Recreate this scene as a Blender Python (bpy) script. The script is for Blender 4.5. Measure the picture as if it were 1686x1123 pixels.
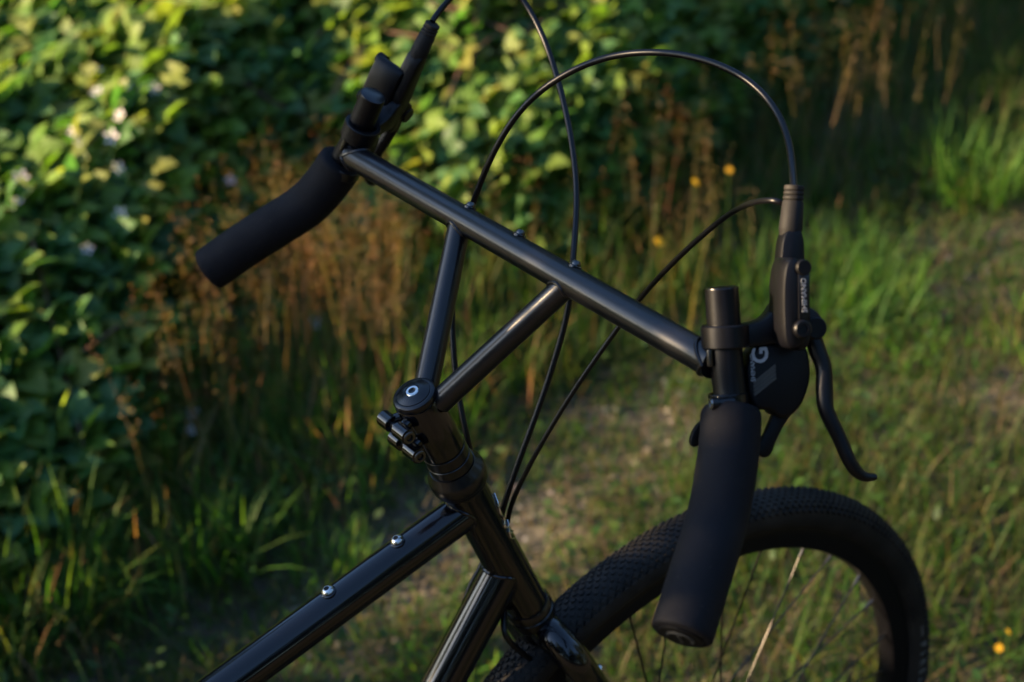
import bpy, bmesh, math, random
import numpy as np
from mathutils import Vector as V, Matrix, noise
random.seed(7); rng = np.random.default_rng(7)
for o in list(bpy.data.objects): bpy.data.objects.remove(o)
sc = bpy.context.scene

# ------------------------------------------------------------------ camera
YAW, PIT, ROL = 1.01793, -0.54904, -0.04586
CAM = V((-0.75429, -0.93206, 1.65100))
fwd = V((math.cos(YAW)*math.cos(PIT), math.sin(YAW)*math.cos(PIT), math.sin(PIT)))
rgt = V((math.sin(YAW), -math.cos(YAW), 0)); upv = rgt.cross(fwd)
r2 = rgt*math.cos(ROL) + upv*math.sin(ROL); u2 = -rgt*math.sin(ROL) + upv*math.cos(ROL)
cd = bpy.data.cameras.new('camera'); cam = bpy.data.objects.new('camera', cd); sc.collection.objects.link(cam)
cam.matrix_world = Matrix(((r2.x, u2.x, -fwd.x, CAM.x), (r2.y, u2.y, -fwd.y, CAM.y), (r2.z, u2.z, -fwd.z, CAM.z), (0, 0, 0, 1)))
cd.sensor_width = 36.0; cd.lens = 58.086; cd.clip_start = 0.05; cd.clip_end = 500
cd.dof.use_dof = True; cd.dof.focus_distance = 1.23; cd.dof.aperture_fstop = 5.2; cd.dof.aperture_blades = 9
sc.camera = cam

# ------------------------------------------------------------------ light
SUN_EL = math.radians(19); SUN_AZ = math.atan2(-0.90, 0.436)     # azimuth from +Y towards +X
world = bpy.data.worlds.new('World'); sc.world = world; world.use_nodes = True
wn = world.node_tree; bg = wn.nodes['Background']
sky = wn.nodes.new('ShaderNodeTexSky'); sky.sky_type = 'NISHITA'; sky.sun_disc = False
sky.sun_elevation = SUN_EL; sky.sun_rotation = SUN_AZ; sky.air_density = 1.0; sky.dust_density = 1.0; sky.ozone_density = 4.0
wn.links.new(sky.outputs[0], bg.inputs[0]); bg.inputs[1].default_value = 0.105
sd = bpy.data.lights.new('sun', 'SUN'); sun = bpy.data.objects.new('sun', sd); sc.collection.objects.link(sun)
sd.energy = 5.0; sd.angle = math.radians(0.6); sd.color = (1.0, 0.72, 0.42)
tos = V((math.sin(SUN_AZ)*math.cos(SUN_EL), math.cos(SUN_AZ)*math.cos(SUN_EL), math.sin(SUN_EL)))
sun.rotation_euler = tos.to_track_quat('Z', 'Y').to_euler()
sc.view_settings.view_transform = 'Standard'; sc.view_settings.look = 'None'
sc.view_settings.exposure = 2.22; sc.view_settings.gamma = 1.0; sc.view_settings.use_curve_mapping = False

# ------------------------------------------------------------------ materials
def mat(name, col, rough=0.5, metal=0.0, coat=0.0, spec=0.5, noise_amt=0.0, noise_scale=200, bump=0.0, bump_scale=800, coat_rough=0.08, dust=0.0, dust_scale=900, dust_lo=0.66, dust_hi=0.74, dust_col=(0.10, 0.085, 0.065)):
    m = bpy.data.materials.new(name); m.use_nodes = True; nt = m.node_tree; b = nt.nodes['Principled BSDF']
    b.inputs['Base Color'].default_value = (*col, 1); b.inputs['Roughness'].default_value = rough; b.inputs['Metallic'].default_value = metal
    b.inputs['Coat Weight'].default_value = coat; b.inputs['Coat Roughness'].default_value = coat_rough; b.inputs['Specular IOR Level'].default_value = spec
    tc = nt.nodes.new('ShaderNodeTexCoord')
    if noise_amt:
        n = nt.nodes.new('ShaderNodeTexNoise'); n.inputs['Scale'].default_value = noise_scale; n.inputs['Detail'].default_value = 4
        nt.links.new(tc.outputs['Object'], n.inputs['Vector'])
        mr = nt.nodes.new('ShaderNodeMapRange'); mr.inputs[3].default_value = 1-noise_amt; mr.inputs[4].default_value = 1+noise_amt
        nt.links.new(n.outputs[0], mr.inputs[0])
        mx = nt.nodes.new('ShaderNodeVectorMath'); mx.operation = 'SCALE'; mx.inputs[0].default_value = col
        nt.links.new(mr.outputs[0], mx.inputs['Scale']); nt.links.new(mx.outputs[0], b.inputs['Base Color'])
        rr = nt.nodes.new('ShaderNodeMapRange'); rr.inputs[3].default_value = max(0.02, rough*0.8); rr.inputs[4].default_value = min(1, rough*1.25)
        n2 = nt.nodes.new('ShaderNodeTexNoise'); n2.inputs['Scale'].default_value = 35; n2.inputs['Detail'].default_value = 6
        nt.links.new(tc.outputs['Object'], n2.inputs['Vector']); nt.links.new(n2.outputs[0], rr.inputs[0]); nt.links.new(rr.outputs[0], b.inputs['Roughness'])
    if dust:
        n = nt.nodes.new('ShaderNodeTexNoise'); n.inputs['Scale'].default_value = dust_scale; n.inputs['Detail'].default_value = 3; nt.links.new(tc.outputs['Object'], n.inputs['Vector'])
        d = nt.nodes.new('ShaderNodeMapRange'); d.inputs[1].default_value = dust_lo; d.inputs[2].default_value = dust_hi; d.inputs[3].default_value = 0; d.inputs[4].default_value = dust; nt.links.new(n.outputs[0], d.inputs[0])
        mx = nt.nodes.new('ShaderNodeMix'); mx.data_type = 'RGBA'; nt.links.new(d.outputs[0], mx.inputs[0]); mx.inputs[7].default_value = (*dust_col, 1)
        if b.inputs['Base Color'].links: nt.links.new(b.inputs['Base Color'].links[0].from_socket, mx.inputs[6])
        else: mx.inputs[6].default_value = (*col, 1)
        nt.links.new(mx.outputs[2], b.inputs['Base Color'])
    if bump:
        n = nt.nodes.new('ShaderNodeTexNoise'); n.inputs['Scale'].default_value = bump_scale; n.inputs['Detail'].default_value = 3
        nt.links.new(tc.outputs['Object'], n.inputs['Vector'])
        bp = nt.nodes.new('ShaderNodeBump'); bp.inputs['Strength'].default_value = bump; bp.inputs['Distance'].default_value = 0.0006
        nt.links.new(n.outputs[0], bp.inputs['Height']); nt.links.new(bp.outputs[0], b.inputs['Normal'])
    return m
M = {}
M['gloss'] = mat('gloss_black_paint', (0.0015, 0.0015, 0.0025), 0.20, coat=0.6, spec=0.2, noise_amt=0.5, noise_scale=900, coat_rough=0.06, dust=0.5, dust_scale=600, dust_lo=0.72, dust_hi=0.78)
M['flake'] = mat('metallic_black_paint', (0.004, 0.004, 0.0055), 0.33, metal=0.0, coat=0.30, spec=0.30, noise_amt=0.55, noise_scale=1600, bump=0.05, bump_scale=1800, coat_rough=0.14)
M['anod'] = mat('black_anodised', (0.002, 0.002, 0.003), 0.28, spec=0.35, noise_amt=0.3, noise_scale=500, coat=0.2, coat_rough=0.2)
M['satin'] = mat('satin_black_alloy', (0.002, 0.002, 0.003), 0.38, spec=0.25, noise_amt=0.3, noise_scale=700, bump=0.06)
M['plastic'] = mat('black_plastic', (0.002, 0.002, 0.0025), 0.5, spec=0.2, noise_amt=0.2)
M['foam'] = mat('charcoal_foam', (0.006, 0.006, 0.008), 0.7, spec=0.16, noise_amt=0.35, noise_scale=300, bump=0.5, bump_scale=2600, dust=0.5, dust_scale=420, dust_lo=0.70, dust_hi=0.76)
M['rubber'] = mat('tyre_rubber', (0.008, 0.0075, 0.007), 0.65, spec=0.25, noise_amt=0.4, noise_scale=120, bump=0.25, bump_scale=900, dust=0.45, dust_scale=26, dust_lo=0.42, dust_hi=0.75, dust_col=(0.05, 0.042, 0.034))
M['hose'] = mat('hose_jacket', (0.002, 0.002, 0.003), 0.33, spec=0.3, noise_amt=0.25, noise_scale=200)
M['steel'] = mat('stainless_bolt', (0.55, 0.54, 0.52), 0.25, metal=1.0, noise_amt=0.15)
M['dsteel'] = mat('dark_steel', (0.10, 0.10, 0.10), 0.3, metal=1.0, noise_amt=0.2)
M['print'] = mat('pale_print', (0.28, 0.29, 0.30), 0.5, noise_amt=0.1)
M['dimprint'] = mat('grey_print', (0.035, 0.034, 0.030), 0.55, noise_amt=0.1)
M['tyreprint'] = mat('faded_tyre_print', (0.16, 0.155, 0.14), 0.7, noise_amt=0.3)
M['spoke'] = mat('black_spoke', (0.03, 0.028, 0.026), 0.3, metal=0.8, noise_amt=0.2)

def attr_mat(name, kind='leaf', rough=0.5, trans=0.35, under=None, spec=0.4):
    """colour comes from the per-element attribute 'tint' (each leaf's own colour); 'under' = paler underside"""
    m = bpy.data.materials.new(name); m.use_nodes = True; nt = m.node_tree; b = nt.nodes['Principled BSDF']; out = nt.nodes['Material Output']
    at = nt.nodes.new('ShaderNodeAttribute'); at.attribute_name = 'tint'
    tc = nt.nodes.new('ShaderNodeTexCoord'); n = nt.nodes.new('ShaderNodeTexNoise'); n.inputs['Scale'].default_value = 90; n.inputs['Detail'].default_value = 4
    nt.links.new(tc.outputs['Object'], n.inputs['Vector'])
    mr = nt.nodes.new('ShaderNodeMapRange'); mr.inputs[3].default_value = 0.7; mr.inputs[4].default_value = 1.3; nt.links.new(n.outputs[0], mr.inputs[0])
    sc_ = nt.nodes.new('ShaderNodeVectorMath'); sc_.operation = 'SCALE'; nt.links.new(at.outputs['Color'], sc_.inputs[0]); nt.links.new(mr.outputs[0], sc_.inputs['Scale'])
    colsock = sc_.outputs[0]
    if under:
        ge = nt.nodes.new('ShaderNodeNewGeometry'); mx = nt.nodes.new('ShaderNodeMix'); mx.data_type = 'RGBA'
        nt.links.new(ge.outputs['Backfacing'], mx.inputs[0]); nt.links.new(colsock, mx.inputs[6]); mx.inputs[7].default_value = (*under, 1)
        colsock = mx.outputs[2]
    nt.links.new(colsock, b.inputs['Base Color']); b.inputs['Roughness'].default_value = rough; b.inputs['Specular IOR Level'].default_value = spec
    if trans:
        t = nt.nodes.new('ShaderNodeBsdfTranslucent'); g = nt.nodes.new('ShaderNodeVectorMath'); g.operation = 'MULTIPLY'
        g.inputs[1].default_value = (1.9, 2.1, 0.8); nt.links.new(sc_.outputs[0], g.inputs[0]); nt.links.new(g.outputs[0], t.inputs['Color'])
        ms = nt.nodes.new('ShaderNodeMixShader'); ms.inputs[0].default_value = trans
        nt.links.new(b.outputs[0], ms.inputs[1]); nt.links.new(t.outputs[0], ms.inputs[2]); nt.links.new(ms.outputs[0], out.inputs['Surface'])
    return m
M['leaf'] = attr_mat('bramble_leaf', rough=0.55, trans=0.42, under=(0.13, 0.17, 0.07), spec=0.3)
M['grass'] = attr_mat('grass_blade', rough=0.6, trans=0.40, spec=0.2)
M['dry'] = attr_mat('dry_grass', rough=0.8, trans=0.38, spec=0.2)
M['cane'] = attr_mat('bramble_cane', rough=0.6, trans=0.0)
M['petal'] = attr_mat('flower_petal', rough=0.6, trans=0.3)
M['stone'] = attr_mat('gravel_stone', rough=0.85, trans=0.0)

# ------------------------------------------------------------------ mesh helpers
class MB:
    def __init__(s): s.v = []; s.f = []
    def add(s, vs, fs):
        n = len(s.v); s.v += [tuple(p) for p in vs]; s.f += [tuple(i+n for i in f) for f in fs]
    def tube(s, pts, rad, n=16, cap=True, flat=None):
        """rad: number or list; flat: list of (rx, ry) with the frame's x = given side vector"""
        pts = [V(p) for p in pts]; N = len(pts)
        if not isinstance(rad, list): rad = [rad]*N
        T = [(pts[min(i+1, N-1)]-pts[max(i-1, 0)]).normalized() for i in range(N)]
        x = T[0].orthogonal().normalized() if flat is None else (flat - T[0]*flat.dot(T[0])).normalized()
        vs = []
        for i in range(N):
            x = (x - T[i]*x.dot(T[i])).normalized(); y = T[i].cross(x)
            r = rad[i]; rx, ry = (r if isinstance(r, tuple) else (r, r))
            for k in range(n):
                a = 2*math.pi*k/n; vs.append(pts[i] + x*(rx*math.cos(a)) + y*(ry*math.sin(a)))
        fs = [(i*n+k, i*n+(k+1) % n, (i+1)*n+(k+1) % n, (i+1)*n+k) for i in range(N-1) for k in range(n)]
        if cap: fs += [tuple(reversed(range(n))), tuple((N-1)*n+k for k in range(n))]
        s.add(vs, fs)
    def lathe(s, o, ax, prof, n=40, cap=True):
        """prof: (height along ax, radius)"""
        o = V(o); ax = V(ax).normalized(); x = ax.orthogonal().normalized(); y = ax.cross(x); vs = []
        for h, r in prof:
            for k in range(n):
                a = 2*math.pi*k/n; vs.append(o + ax*h + x*(r*math.cos(a)) + y*(r*math.sin(a)))
        N = len(prof); fs = [(i*n+k, i*n+(k+1) % n, (i+1)*n+(k+1) % n, (i+1)*n+k) for i in range(N-1) for k in range(n)]
        if cap: fs += [tuple(reversed(range(n))), tuple((N-1)*n+k for k in range(n))]
        s.add(vs, fs)
    def build(s, name, m, parent=None, smooth=True, ang=35, recalc=True):
        me = bpy.data.meshes.new(name); me.from_pydata(s.v, [], s.f)
        if recalc:
            bm = bmesh.new(); bm.from_mesh(me); bmesh.ops.recalc_face_normals(bm, faces=bm.faces); bm.to_mesh(me); bm.free()
        return link(name, me, m, parent, smooth, ang)
def link(name, me, m, parent=None, smooth=True, ang=35):
    if m is not None: me.materials.append(m)
    if smooth:
        me.polygons.foreach_set('use_smooth', [True]*len(me.polygons))
        try: me.set_sharp_from_angle(angle=math.radians(ang))
        except Exception: pass
    o = bpy.data.objects.new(name, me); sc.collection.objects.link(o)
    if parent is not None: o.parent = parent
    return o
def spline(pts, sub=8):
    P = [V(p) for p in pts]; out = []
    for i in range(len(P)-1):
        a, b, c, d = P[max(i-1, 0)], P[i], P[i+1], P[min(i+2, len(P)-1)]
        for k in range(sub):
            t = k/sub; out.append(0.5*((2*b)+(c-a)*t+(2*a-5*b+4*c-d)*t*t+(3*b-a-3*c+d)*t**3))
    out.append(P[-1]); return out
def lerp_list(vals, n):
    out = []
    for i in range(n):
        t = i/(n-1)*(len(vals)-1); k = min(int(t), len(vals)-2); f = t-k
        a, b = vals[k], vals[k+1]
        out.append(tuple(x*(1-f)+y*f for x, y in zip(a, b)) if isinstance(a, tuple) else a*(1-f)+b*f)
    return out
def empty(name, loc=(0, 0, 0), label=None, cat=None, group=None, parent=None):
    o = bpy.data.objects.new(name, None); sc.collection.objects.link(o); o.location = loc; o.empty_display_size = 0.1
    if label: o['label'] = label
    if cat: o['category'] = cat
    if group: o['group'] = group
    if parent: o.parent = parent
    return o

# ------------------------------------------------------------------ place coordinates: R to the right of the path viewer, D away
fh = V((math.cos(YAW), math.sin(YAW), 0)); rh = V((math.sin(YAW), -math.cos(YAW), 0)); FOOT = V((CAM.x, CAM.y, 0))
def RD(R, D, z=0.0): return FOOT + rh*R + fh*D + V((0, 0, z))
RHn, FHn, FTn = np.array(rh), np.array(fh), np.array(FOOT)
def toRD(x, y):
    dx = x-FOOT.x; dy = y-FOOT.y
    return dx*rh.x+dy*rh.y, dx*fh.x+dy*fh.y
PATH = np.array([(-3.2, -0.6), (-1.6, 0.7), (-0.6, 1.62), (-0.24, 1.98), (-0.06, 2.15), (0.16, 2.36), (0.42, 2.58), (0.74, 2.80), (1.10, 3.02), (1.7, 3.3), (3.5, 3.9), (7, 4.6)])
EDGE = np.array([(-8, -1.0), (-3, 0.6), (-1.4, 1.45), (-0.85, 1.86), (-0.68, 2.14), (-0.56, 2.62), (-0.42, 2.92), (-0.2, 2.86), (0.05, 2.95), (0.3, 3.22), (0.6, 3.72), (1.0, 4.2), (1.6, 4.65), (4, 5.0), (9, 6.0)])
def path_dist(R, D):
    d = np.full(np.shape(R), 1e9)
    for (a, b) in zip(PATH[:-1], PATH[1:]):
        v = b-a; t = np.clip(((R-a[0])*v[0]+(D-a[1])*v[1])/(v@v), 0, 1)
        d = np.minimum(d, np.hypot(R-a[0]-t*v[0], D-a[1]-t*v[1]))
    return d
def edgeD(R): return np.interp(R, EDGE[:, 0], EDGE[:, 1])
def vnoise(x, y, s, seed=0.0):      # cheap value noise, arrays
    x = np.asarray(x)*s+seed; y = np.asarray(y)*s+seed*1.7
    xi = np.floor(x).astype(int); yi = np.floor(y).astype(int); fx = x-xi; fy = y-yi; fx = fx*fx*(3-2*fx); fy = fy*fy*(3-2*fy)
    def h(a, b): return np.modf(np.abs(np.sin(a*127.1+b*311.7+seed)*43758.5453))[0]
    return (h(xi, yi)*(1-fx)+h(xi+1, yi)*fx)*(1-fy)+(h(xi, yi+1)*(1-fx)+h(xi+1, yi+1)*fx)*fy
def ground_h(x, y): return (vnoise(x, y, 1.3, 3)-0.5)*0.05 + (vnoise(x, y, 4.0, 9)-0.5)*0.02

# ------------------------------------------------------------------ ground
def make_ground():
    fine = np.arange(-3.0, 6.01, 0.06); xs = np.concatenate([[-150, -60, -25, -12, -6], fine, [9, 14, 25, 60, 150]])
    fy = np.arange(-2.5, 6.51, 0.06); ys = np.concatenate([[-150, -60, -25, -12, -6], fy, [9, 14, 25, 60, 150]])
    X, Y = np.meshgrid(xs, ys); Z = ground_h(X, Y); near = (np.abs(X) < 20) & (np.abs(Y) < 20); Z = np.where(near, Z, 0)
    R, D = toRD(X, Y); pd = path_dist(R, D); w = np.clip(1-(pd-0.04+(vnoise(X, Y, 6, 5)-.5)*0.35)/0.20, 0, 1)*0.8
    w = np.maximum(w, (vnoise(X, Y, 3.0, 11) > 0.72)*(D < edgeD(R)-0.2)*0.5)
    Z = Z - w*0.012
    nx, ny = len(xs), len(ys); me = bpy.data.meshes.new('ground')
    vs = np.stack([X.ravel(), Y.ravel(), Z.ravel()], 1)
    idx = np.arange(nx*ny).reshape(ny, nx); fs = np.stack([idx[:-1, :-1], idx[:-1, 1:], idx[1:, 1:], idx[1:, :-1]], -1).reshape(-1, 4)
    me.from_pydata(vs.tolist(), [], fs.tolist())
    a = me.attributes.new('bare', 'FLOAT', 'POINT'); a.data.foreach_set('value', w.ravel().astype(np.float32))
    m = bpy.data.materials.new('soil'); m.use_nodes = True; nt = m.node_tree; b = nt.nodes['Principled BSDF']; b.inputs['Roughness'].default_value = 0.95
    tc = nt.nodes.new('ShaderNodeTexCoord'); at = nt.nodes.new('ShaderNodeAttribute'); at.attribute_name = 'bare'
    def nz(s, d=6):
        n = nt.nodes.new('ShaderNodeTexNoise'); n.inputs['Scale'].default_value = s; n.inputs['Detail'].default_value = d; nt.links.new(tc.outputs['Object'], n.inputs['Vector']); return n
    def ramp(src, cols):
        r = nt.nodes.new('ShaderNodeValToRGB'); nt.links.new(src, r.inputs[0]); e = r.color_ramp.elements
        while len(e) < len(cols): e.new(0.5)
        for k, (p, c) in enumerate(cols): e[k].position = p; e[k].color = (*c, 1)
        return r
    n1 = nz(28); soil = ramp(n1.outputs[0], [(0.3, (0.022, 0.018, 0.010)), (0.5, (0.05, 0.042, 0.022)), (0.7, (0.09, 0.07, 0.04))])
    n2 = nz(60); gra = ramp(n2.outputs[0], [(0.3, (0.034, 0.032, 0.022)), (0.5, (0.068, 0.061, 0.045)), (0.72, (0.125, 0.115, 0.092))])
    mx = nt.nodes.new('ShaderNodeMix'); mx.data_type = 'RGBA'; nt.links.new(at.outputs['Fac'], mx.inputs[0]); nt.links.new(soil.outputs[0], mx.inputs[6]); nt.links.new(gra.outputs[0], mx.inputs[7])
    nt.links.new(mx.outputs[2], b.inputs['Base Color'])
    bp = nt.nodes.new('ShaderNodeBump'); bp.inputs['Distance'].default_value = 0.02; nt.links.new(nz(45, 8).outputs[0], bp.inputs['Height']); nt.links.new(bp.outputs[0], b.inputs['Normal'])
    o = link('ground', me, m, None, True, 180); o['kind'] = 'structure'
make_ground()

# ------------------------------------------------------------------ numpy scatter of small meshes into one mesh
def np_mesh(name, verts, faces_n, nside, tints, m, parent=None, smooth=False):
    """verts (K,n,3), faces_n (F,nside) per element, tints (K,3) or (K,n,3)"""
    K, n, _ = verts.shape; F = faces_n.shape[0]
    fs = (faces_n[None]+np.arange(K)[:, None, None]*n).reshape(-1)
    me = bpy.data.meshes.new(name); me.vertices.add(K*n); me.vertices.foreach_set('co', verts.reshape(-1).astype(np.float32))
    me.loops.add(len(fs)); me.loops.foreach_set('vertex_index', fs.astype(np.int32))
    me.polygons.add(K*F); me.polygons.foreach_set('loop_start', np.arange(0, K*F*nside, nside, dtype=np.int32))
    if tints.ndim == 2: tints = np.repeat(tints[:, None], n, 1)
    a = me.attributes.new('tint', 'FLOAT_COLOR', 'POINT'); a.data.foreach_set('color', np.concatenate([tints.reshape(-1, 3), np.ones((K*n, 1))], 1).ravel().astype(np.float32))
    me.update(calc_edges=True); me.validate()
    if smooth: me.polygons.foreach_set('use_smooth', [True]*len(me.polygons))
    me.materials.append(m); o = bpy.data.objects.new(name, me); sc.collection.objects.link(o)
    if parent is not None: o.parent = parent
    return o
def blades(base, h, w, lean, az, curl=0.6, seg=4, yaw=None):
    """curved tapering blades, returns verts (K, 2*seg+1, 3)"""
    K = len(h); d = np.stack([np.cos(az), np.sin(az), 0*az], 1); ya = az+np.pi/2 if yaw is None else yaw
    s = np.stack([np.cos(ya), np.sin(ya), 0*az], 1); out = np.zeros((K, 2*seg+1, 3))
    p = base.copy(); ang = lean.copy()
    for i in range(seg):
        ww = w*(1-(i/seg)**1.6)*0.5; out[:, 2*i] = p-s*ww[:, None]; out[:, 2*i+1] = p+s*ww[:, None]
        st = h/seg; p = p + d*(np.sin(ang)*st)[:, None]; p[:, 2] += np.cos(ang)*st; ang = ang+curl*lean/seg*2.2
    out[:, 2*seg] = p
    return out
def blade_faces(seg=4):
    f = []
    for i in range(seg-1): f += [(2*i, 2*i+1, 2*i+3), (2*i, 2*i+3, 2*i+2)]
    f.append((2*seg-2, 2*seg-1, 2*seg)); return np.array(f)
BF = blade_faces()
def pick(cols, n, jit=0.25):
    c = np.array(cols)[rng.integers(0, len(cols), n)]; return c*(1+(rng.random((n, 1))-.5)*2*jit)*(1+(rng.random((n, 3))-.5)*0.16)
GREEN = [(0.040, 0.105, 0.014), (0.050, 0.120, 0.018), (0.070, 0.125, 0.022), (0.030, 0.085, 0.016)]
OLIVE = [(0.080, 0.095, 0.022), (0.11, 0.105, 0.030), (0.065, 0.09, 0.02)]
STRAW = [(0.18, 0.135, 0.065), (0.24, 0.18, 0.10), (0.15, 0.105, 0.05), (0.13, 0.095, 0.045)]
RUST = [(0.24, 0.115, 0.055), (0.28, 0.15, 0.075), (0.18, 0.085, 0.045), (0.30, 0.19, 0.10)]

def scatter(n, R0, R1, D0, D1):
    R = rng.uniform(R0, R1, n); D = rng.uniform(D0, D1, n); P = FTn[None]+RHn[None]*R[:, None]+FHn[None]*D[:, None]
    return R, D, P
def put(P): P = P.copy(); P[:, 2] = ground_h(P[:, 0], P[:, 1]); return P

# short turf
R, D, P = scatter(230000, -2.6, 3.4, -0.2, 5.2)
pd = path_dist(R, D); e = edgeD(R); patch = vnoise(P[:, 0], P[:, 1], 3.2, 21)*0.6+vnoise(P[:, 0], P[:, 1], 9, 31)*0.4
visible = (D > 1.2)
keep = (D < e+0.2) & (rng.random(len(R)) < np.clip((pd-0.0)/0.16, 0.85, 1)*np.clip((patch-0.16)*2.8, 0.32, 1)) & ((D > 1.3) | (rng.random(len(R)) < 0.25))
R, D, P, pd, patch = R[keep], D[keep], put(P[keep]), pd[keep], patch[keep]; n = len(R)
h = rng.uniform(0.022, 0.075, n)*(0.6+0.9*np.clip(pd/0.5, 0, 1))*(0.6+patch); dryp = rng.random(n) < 0.16+0.45*(patch < 0.40)
t = np.where(dryp[:, None], pick(STRAW+OLIVE, n), pick(GREEN+GREEN+OLIVE, n))*0.60
o = np_mesh('short_grass', blades(P, h, rng.uniform(0.002, 0.0045, n), rng.uniform(0.1, 0.9, n), rng.uniform(0, 6.28, n)), BF, 3, t, M['grass']); o['kind'] = 'stuff'
o['label'] = 'short green and straw coloured grass over the clearing'
# thin new grass pushing through the trodden path
R, D, P = scatter(150000, -1.6, 2.4, 1.3, 4.2); pd = path_dist(R, D); pt_ = vnoise(P[:, 0], P[:, 1], 5.5, 17)*0.6+vnoise(P[:, 0], P[:, 1], 14, 19)*0.4
k = (pd < 0.42) & (rng.random(len(R)) < np.clip((pt_-0.30)*3.2, 0.10, 1)); P = put(P[k]); n = len(P)
o = np_mesh('path_grass', blades(P, rng.uniform(0.018, 0.055, n), rng.uniform(0.002, 0.004, n), rng.uniform(0.2, 1.2, n), rng.uniform(0, 6.28, n)), BF, 3, pick(GREEN+GREEN+OLIVE+STRAW[2:3], n)*0.75, M['grass']); o['kind'] = 'stuff'
o['label'] = 'thin grass growing through the trodden path'
# lying straw litter
R, D, P = scatter(16000, -2.0, 2.6, 1.2, 4.4); pd = path_dist(R, D); k = (D < edgeD(R)) & (rng.random(len(R)) < 0.3+0.25*(pd < 0.45)); P = put(P[k]); n = len(P)
P[:, 2] += rng.uniform(0.003, 0.025, n)
o = np_mesh('straw_litter', blades(P, rng.uniform(0.03, 0.11, n), rng.uniform(0.0015, 0.0035, n), rng.uniform(1.35, 1.62, n), rng.uniform(0, 6.28, n), curl=0.05), BF, 3, pick(STRAW, n)*0.6, M['dry']); o['kind'] = 'stuff'
o['label'] = 'dry straw lying on the trodden path'
# gravel
R, D, P = scatter(30000, -2.0, 2.8, 1.2, 4.6); pd = path_dist(R, D); k = rng.random(len(R)) < np.clip(0.6-pd/0.22, 0.01, 0.3); P = put(P[k]); n = len(P)
oct_ = np.array([(1, 0, 0), (0, 1, 0), (-1, 0, 0), (0, -1, 0), (0, 0, 1), (0, 0, -1), (.6, .6, .5), (-.6, .5, .5), (-.5, -.6, .5), (.6, -.5, .5)], float)
f_ = np.array([(0, 6, 9), (0, 1, 6), (1, 7, 6), (1, 2, 7), (2, 8, 7), (2, 3, 8), (3, 9, 8), (3, 0, 9), (4, 6, 7), (4, 7, 8), (4, 8, 9), (4, 9, 6)])
s = (rng.uniform(0.003, 0.009, n)*np.where(rng.random(n) < 0.05, 1.4, 1.0))[:, None, None]*rng.uniform(0.65, 1.3, (n, 1, 3)); a = rng.uniform(0, 6.28, n)
vv = oct_[None]*rng.uniform(0.8, 1.15, (n, 10, 1))*s; vv[:, :, 2] *= 0.6
x = vv[:, :, 0]*np.cos(a)[:, None]-vv[:, :, 1]*np.sin(a)[:, None]; y = vv[:, :, 0]*np.sin(a)[:, None]+vv[:, :, 1]*np.cos(a)[:, None]
vv = np.stack([x, y, vv[:, :, 2]], -1)+P[:, None]
o = np_mesh('gravel', vv, f_, 3, pick([(0.12, 0.115, 0.11), (0.19, 0.18, 0.17), (0.08, 0.077, 0.073), (0.15, 0.13, 0.105)], n, 0.3), M['stone']); o['kind'] = 'stuff'
o['label'] = 'grey gravel showing through the trodden path'
# low broad leaved weeds
LW = np.array([(0, 0, 0), (0.35, 0.28, 0.04), (0.35, -0.28, 0.04), (0.75, 0.22, 0.03), (0.75, -0.22, 0.03), (1.05, 0, -0.02), (0.35, 0, 0), (0.75, 0, -0.01)])
LWF = np.array([(0, 6, 1), (0, 2, 6), (6, 7, 3), (6, 3, 1), (6, 4, 7), (6, 2, 4), (7, 5, 3), (7, 4, 5)])
def place_leaf(proto, P, size, az, pitch, roll):
    v = proto[None]*size[:, None, None]; K = len(P)
    def rx(v, a, i, j):
        c, s = np.cos(a)[:, None], np.sin(a)[:, None]; w = v.copy(); w[:, :, i] = v[:, :, i]*c-v[:, :, j]*s; w[:, :, j] = v[:, :, i]*s+v[:, :, j]*c; return w
    v = rx(v, roll, 1, 2); v = rx(v, -pitch, 2, 0); v = rx(v, az, 0, 1)
    return v+P[:, None]
R, D, P = scatter(26000, -1.8, 2.6, 1.2, 4.6); pd = path_dist(R, D); pn = vnoise(P[:, 0], P[:, 1], 4.5, 44)
k = (D < edgeD(R)+.1) & (pd > 0.06) & (rng.random(len(R)) < np.clip((pn-0.45)*2.4, 0.04, 0.8)); P = put(P[k]); n = len(P); P[:, 2] += rng.uniform(0.01, 0.07, n)
o = np_mesh('ground_weeds', place_leaf(LW, P, rng.uniform(0.008, 0.024, n), rng.uniform(0, 6.28, n), rng.uniform(-0.1, 0.7, n), rng.uniform(-0.6, 0.6, n)), LWF, 3, pick(GREEN+[(0.04, 0.095, 0.025)], n)*0.62, M['leaf'], smooth=True); o['kind'] = 'stuff'
o['label'] = 'small broad leaved weeds among the grass'
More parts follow.
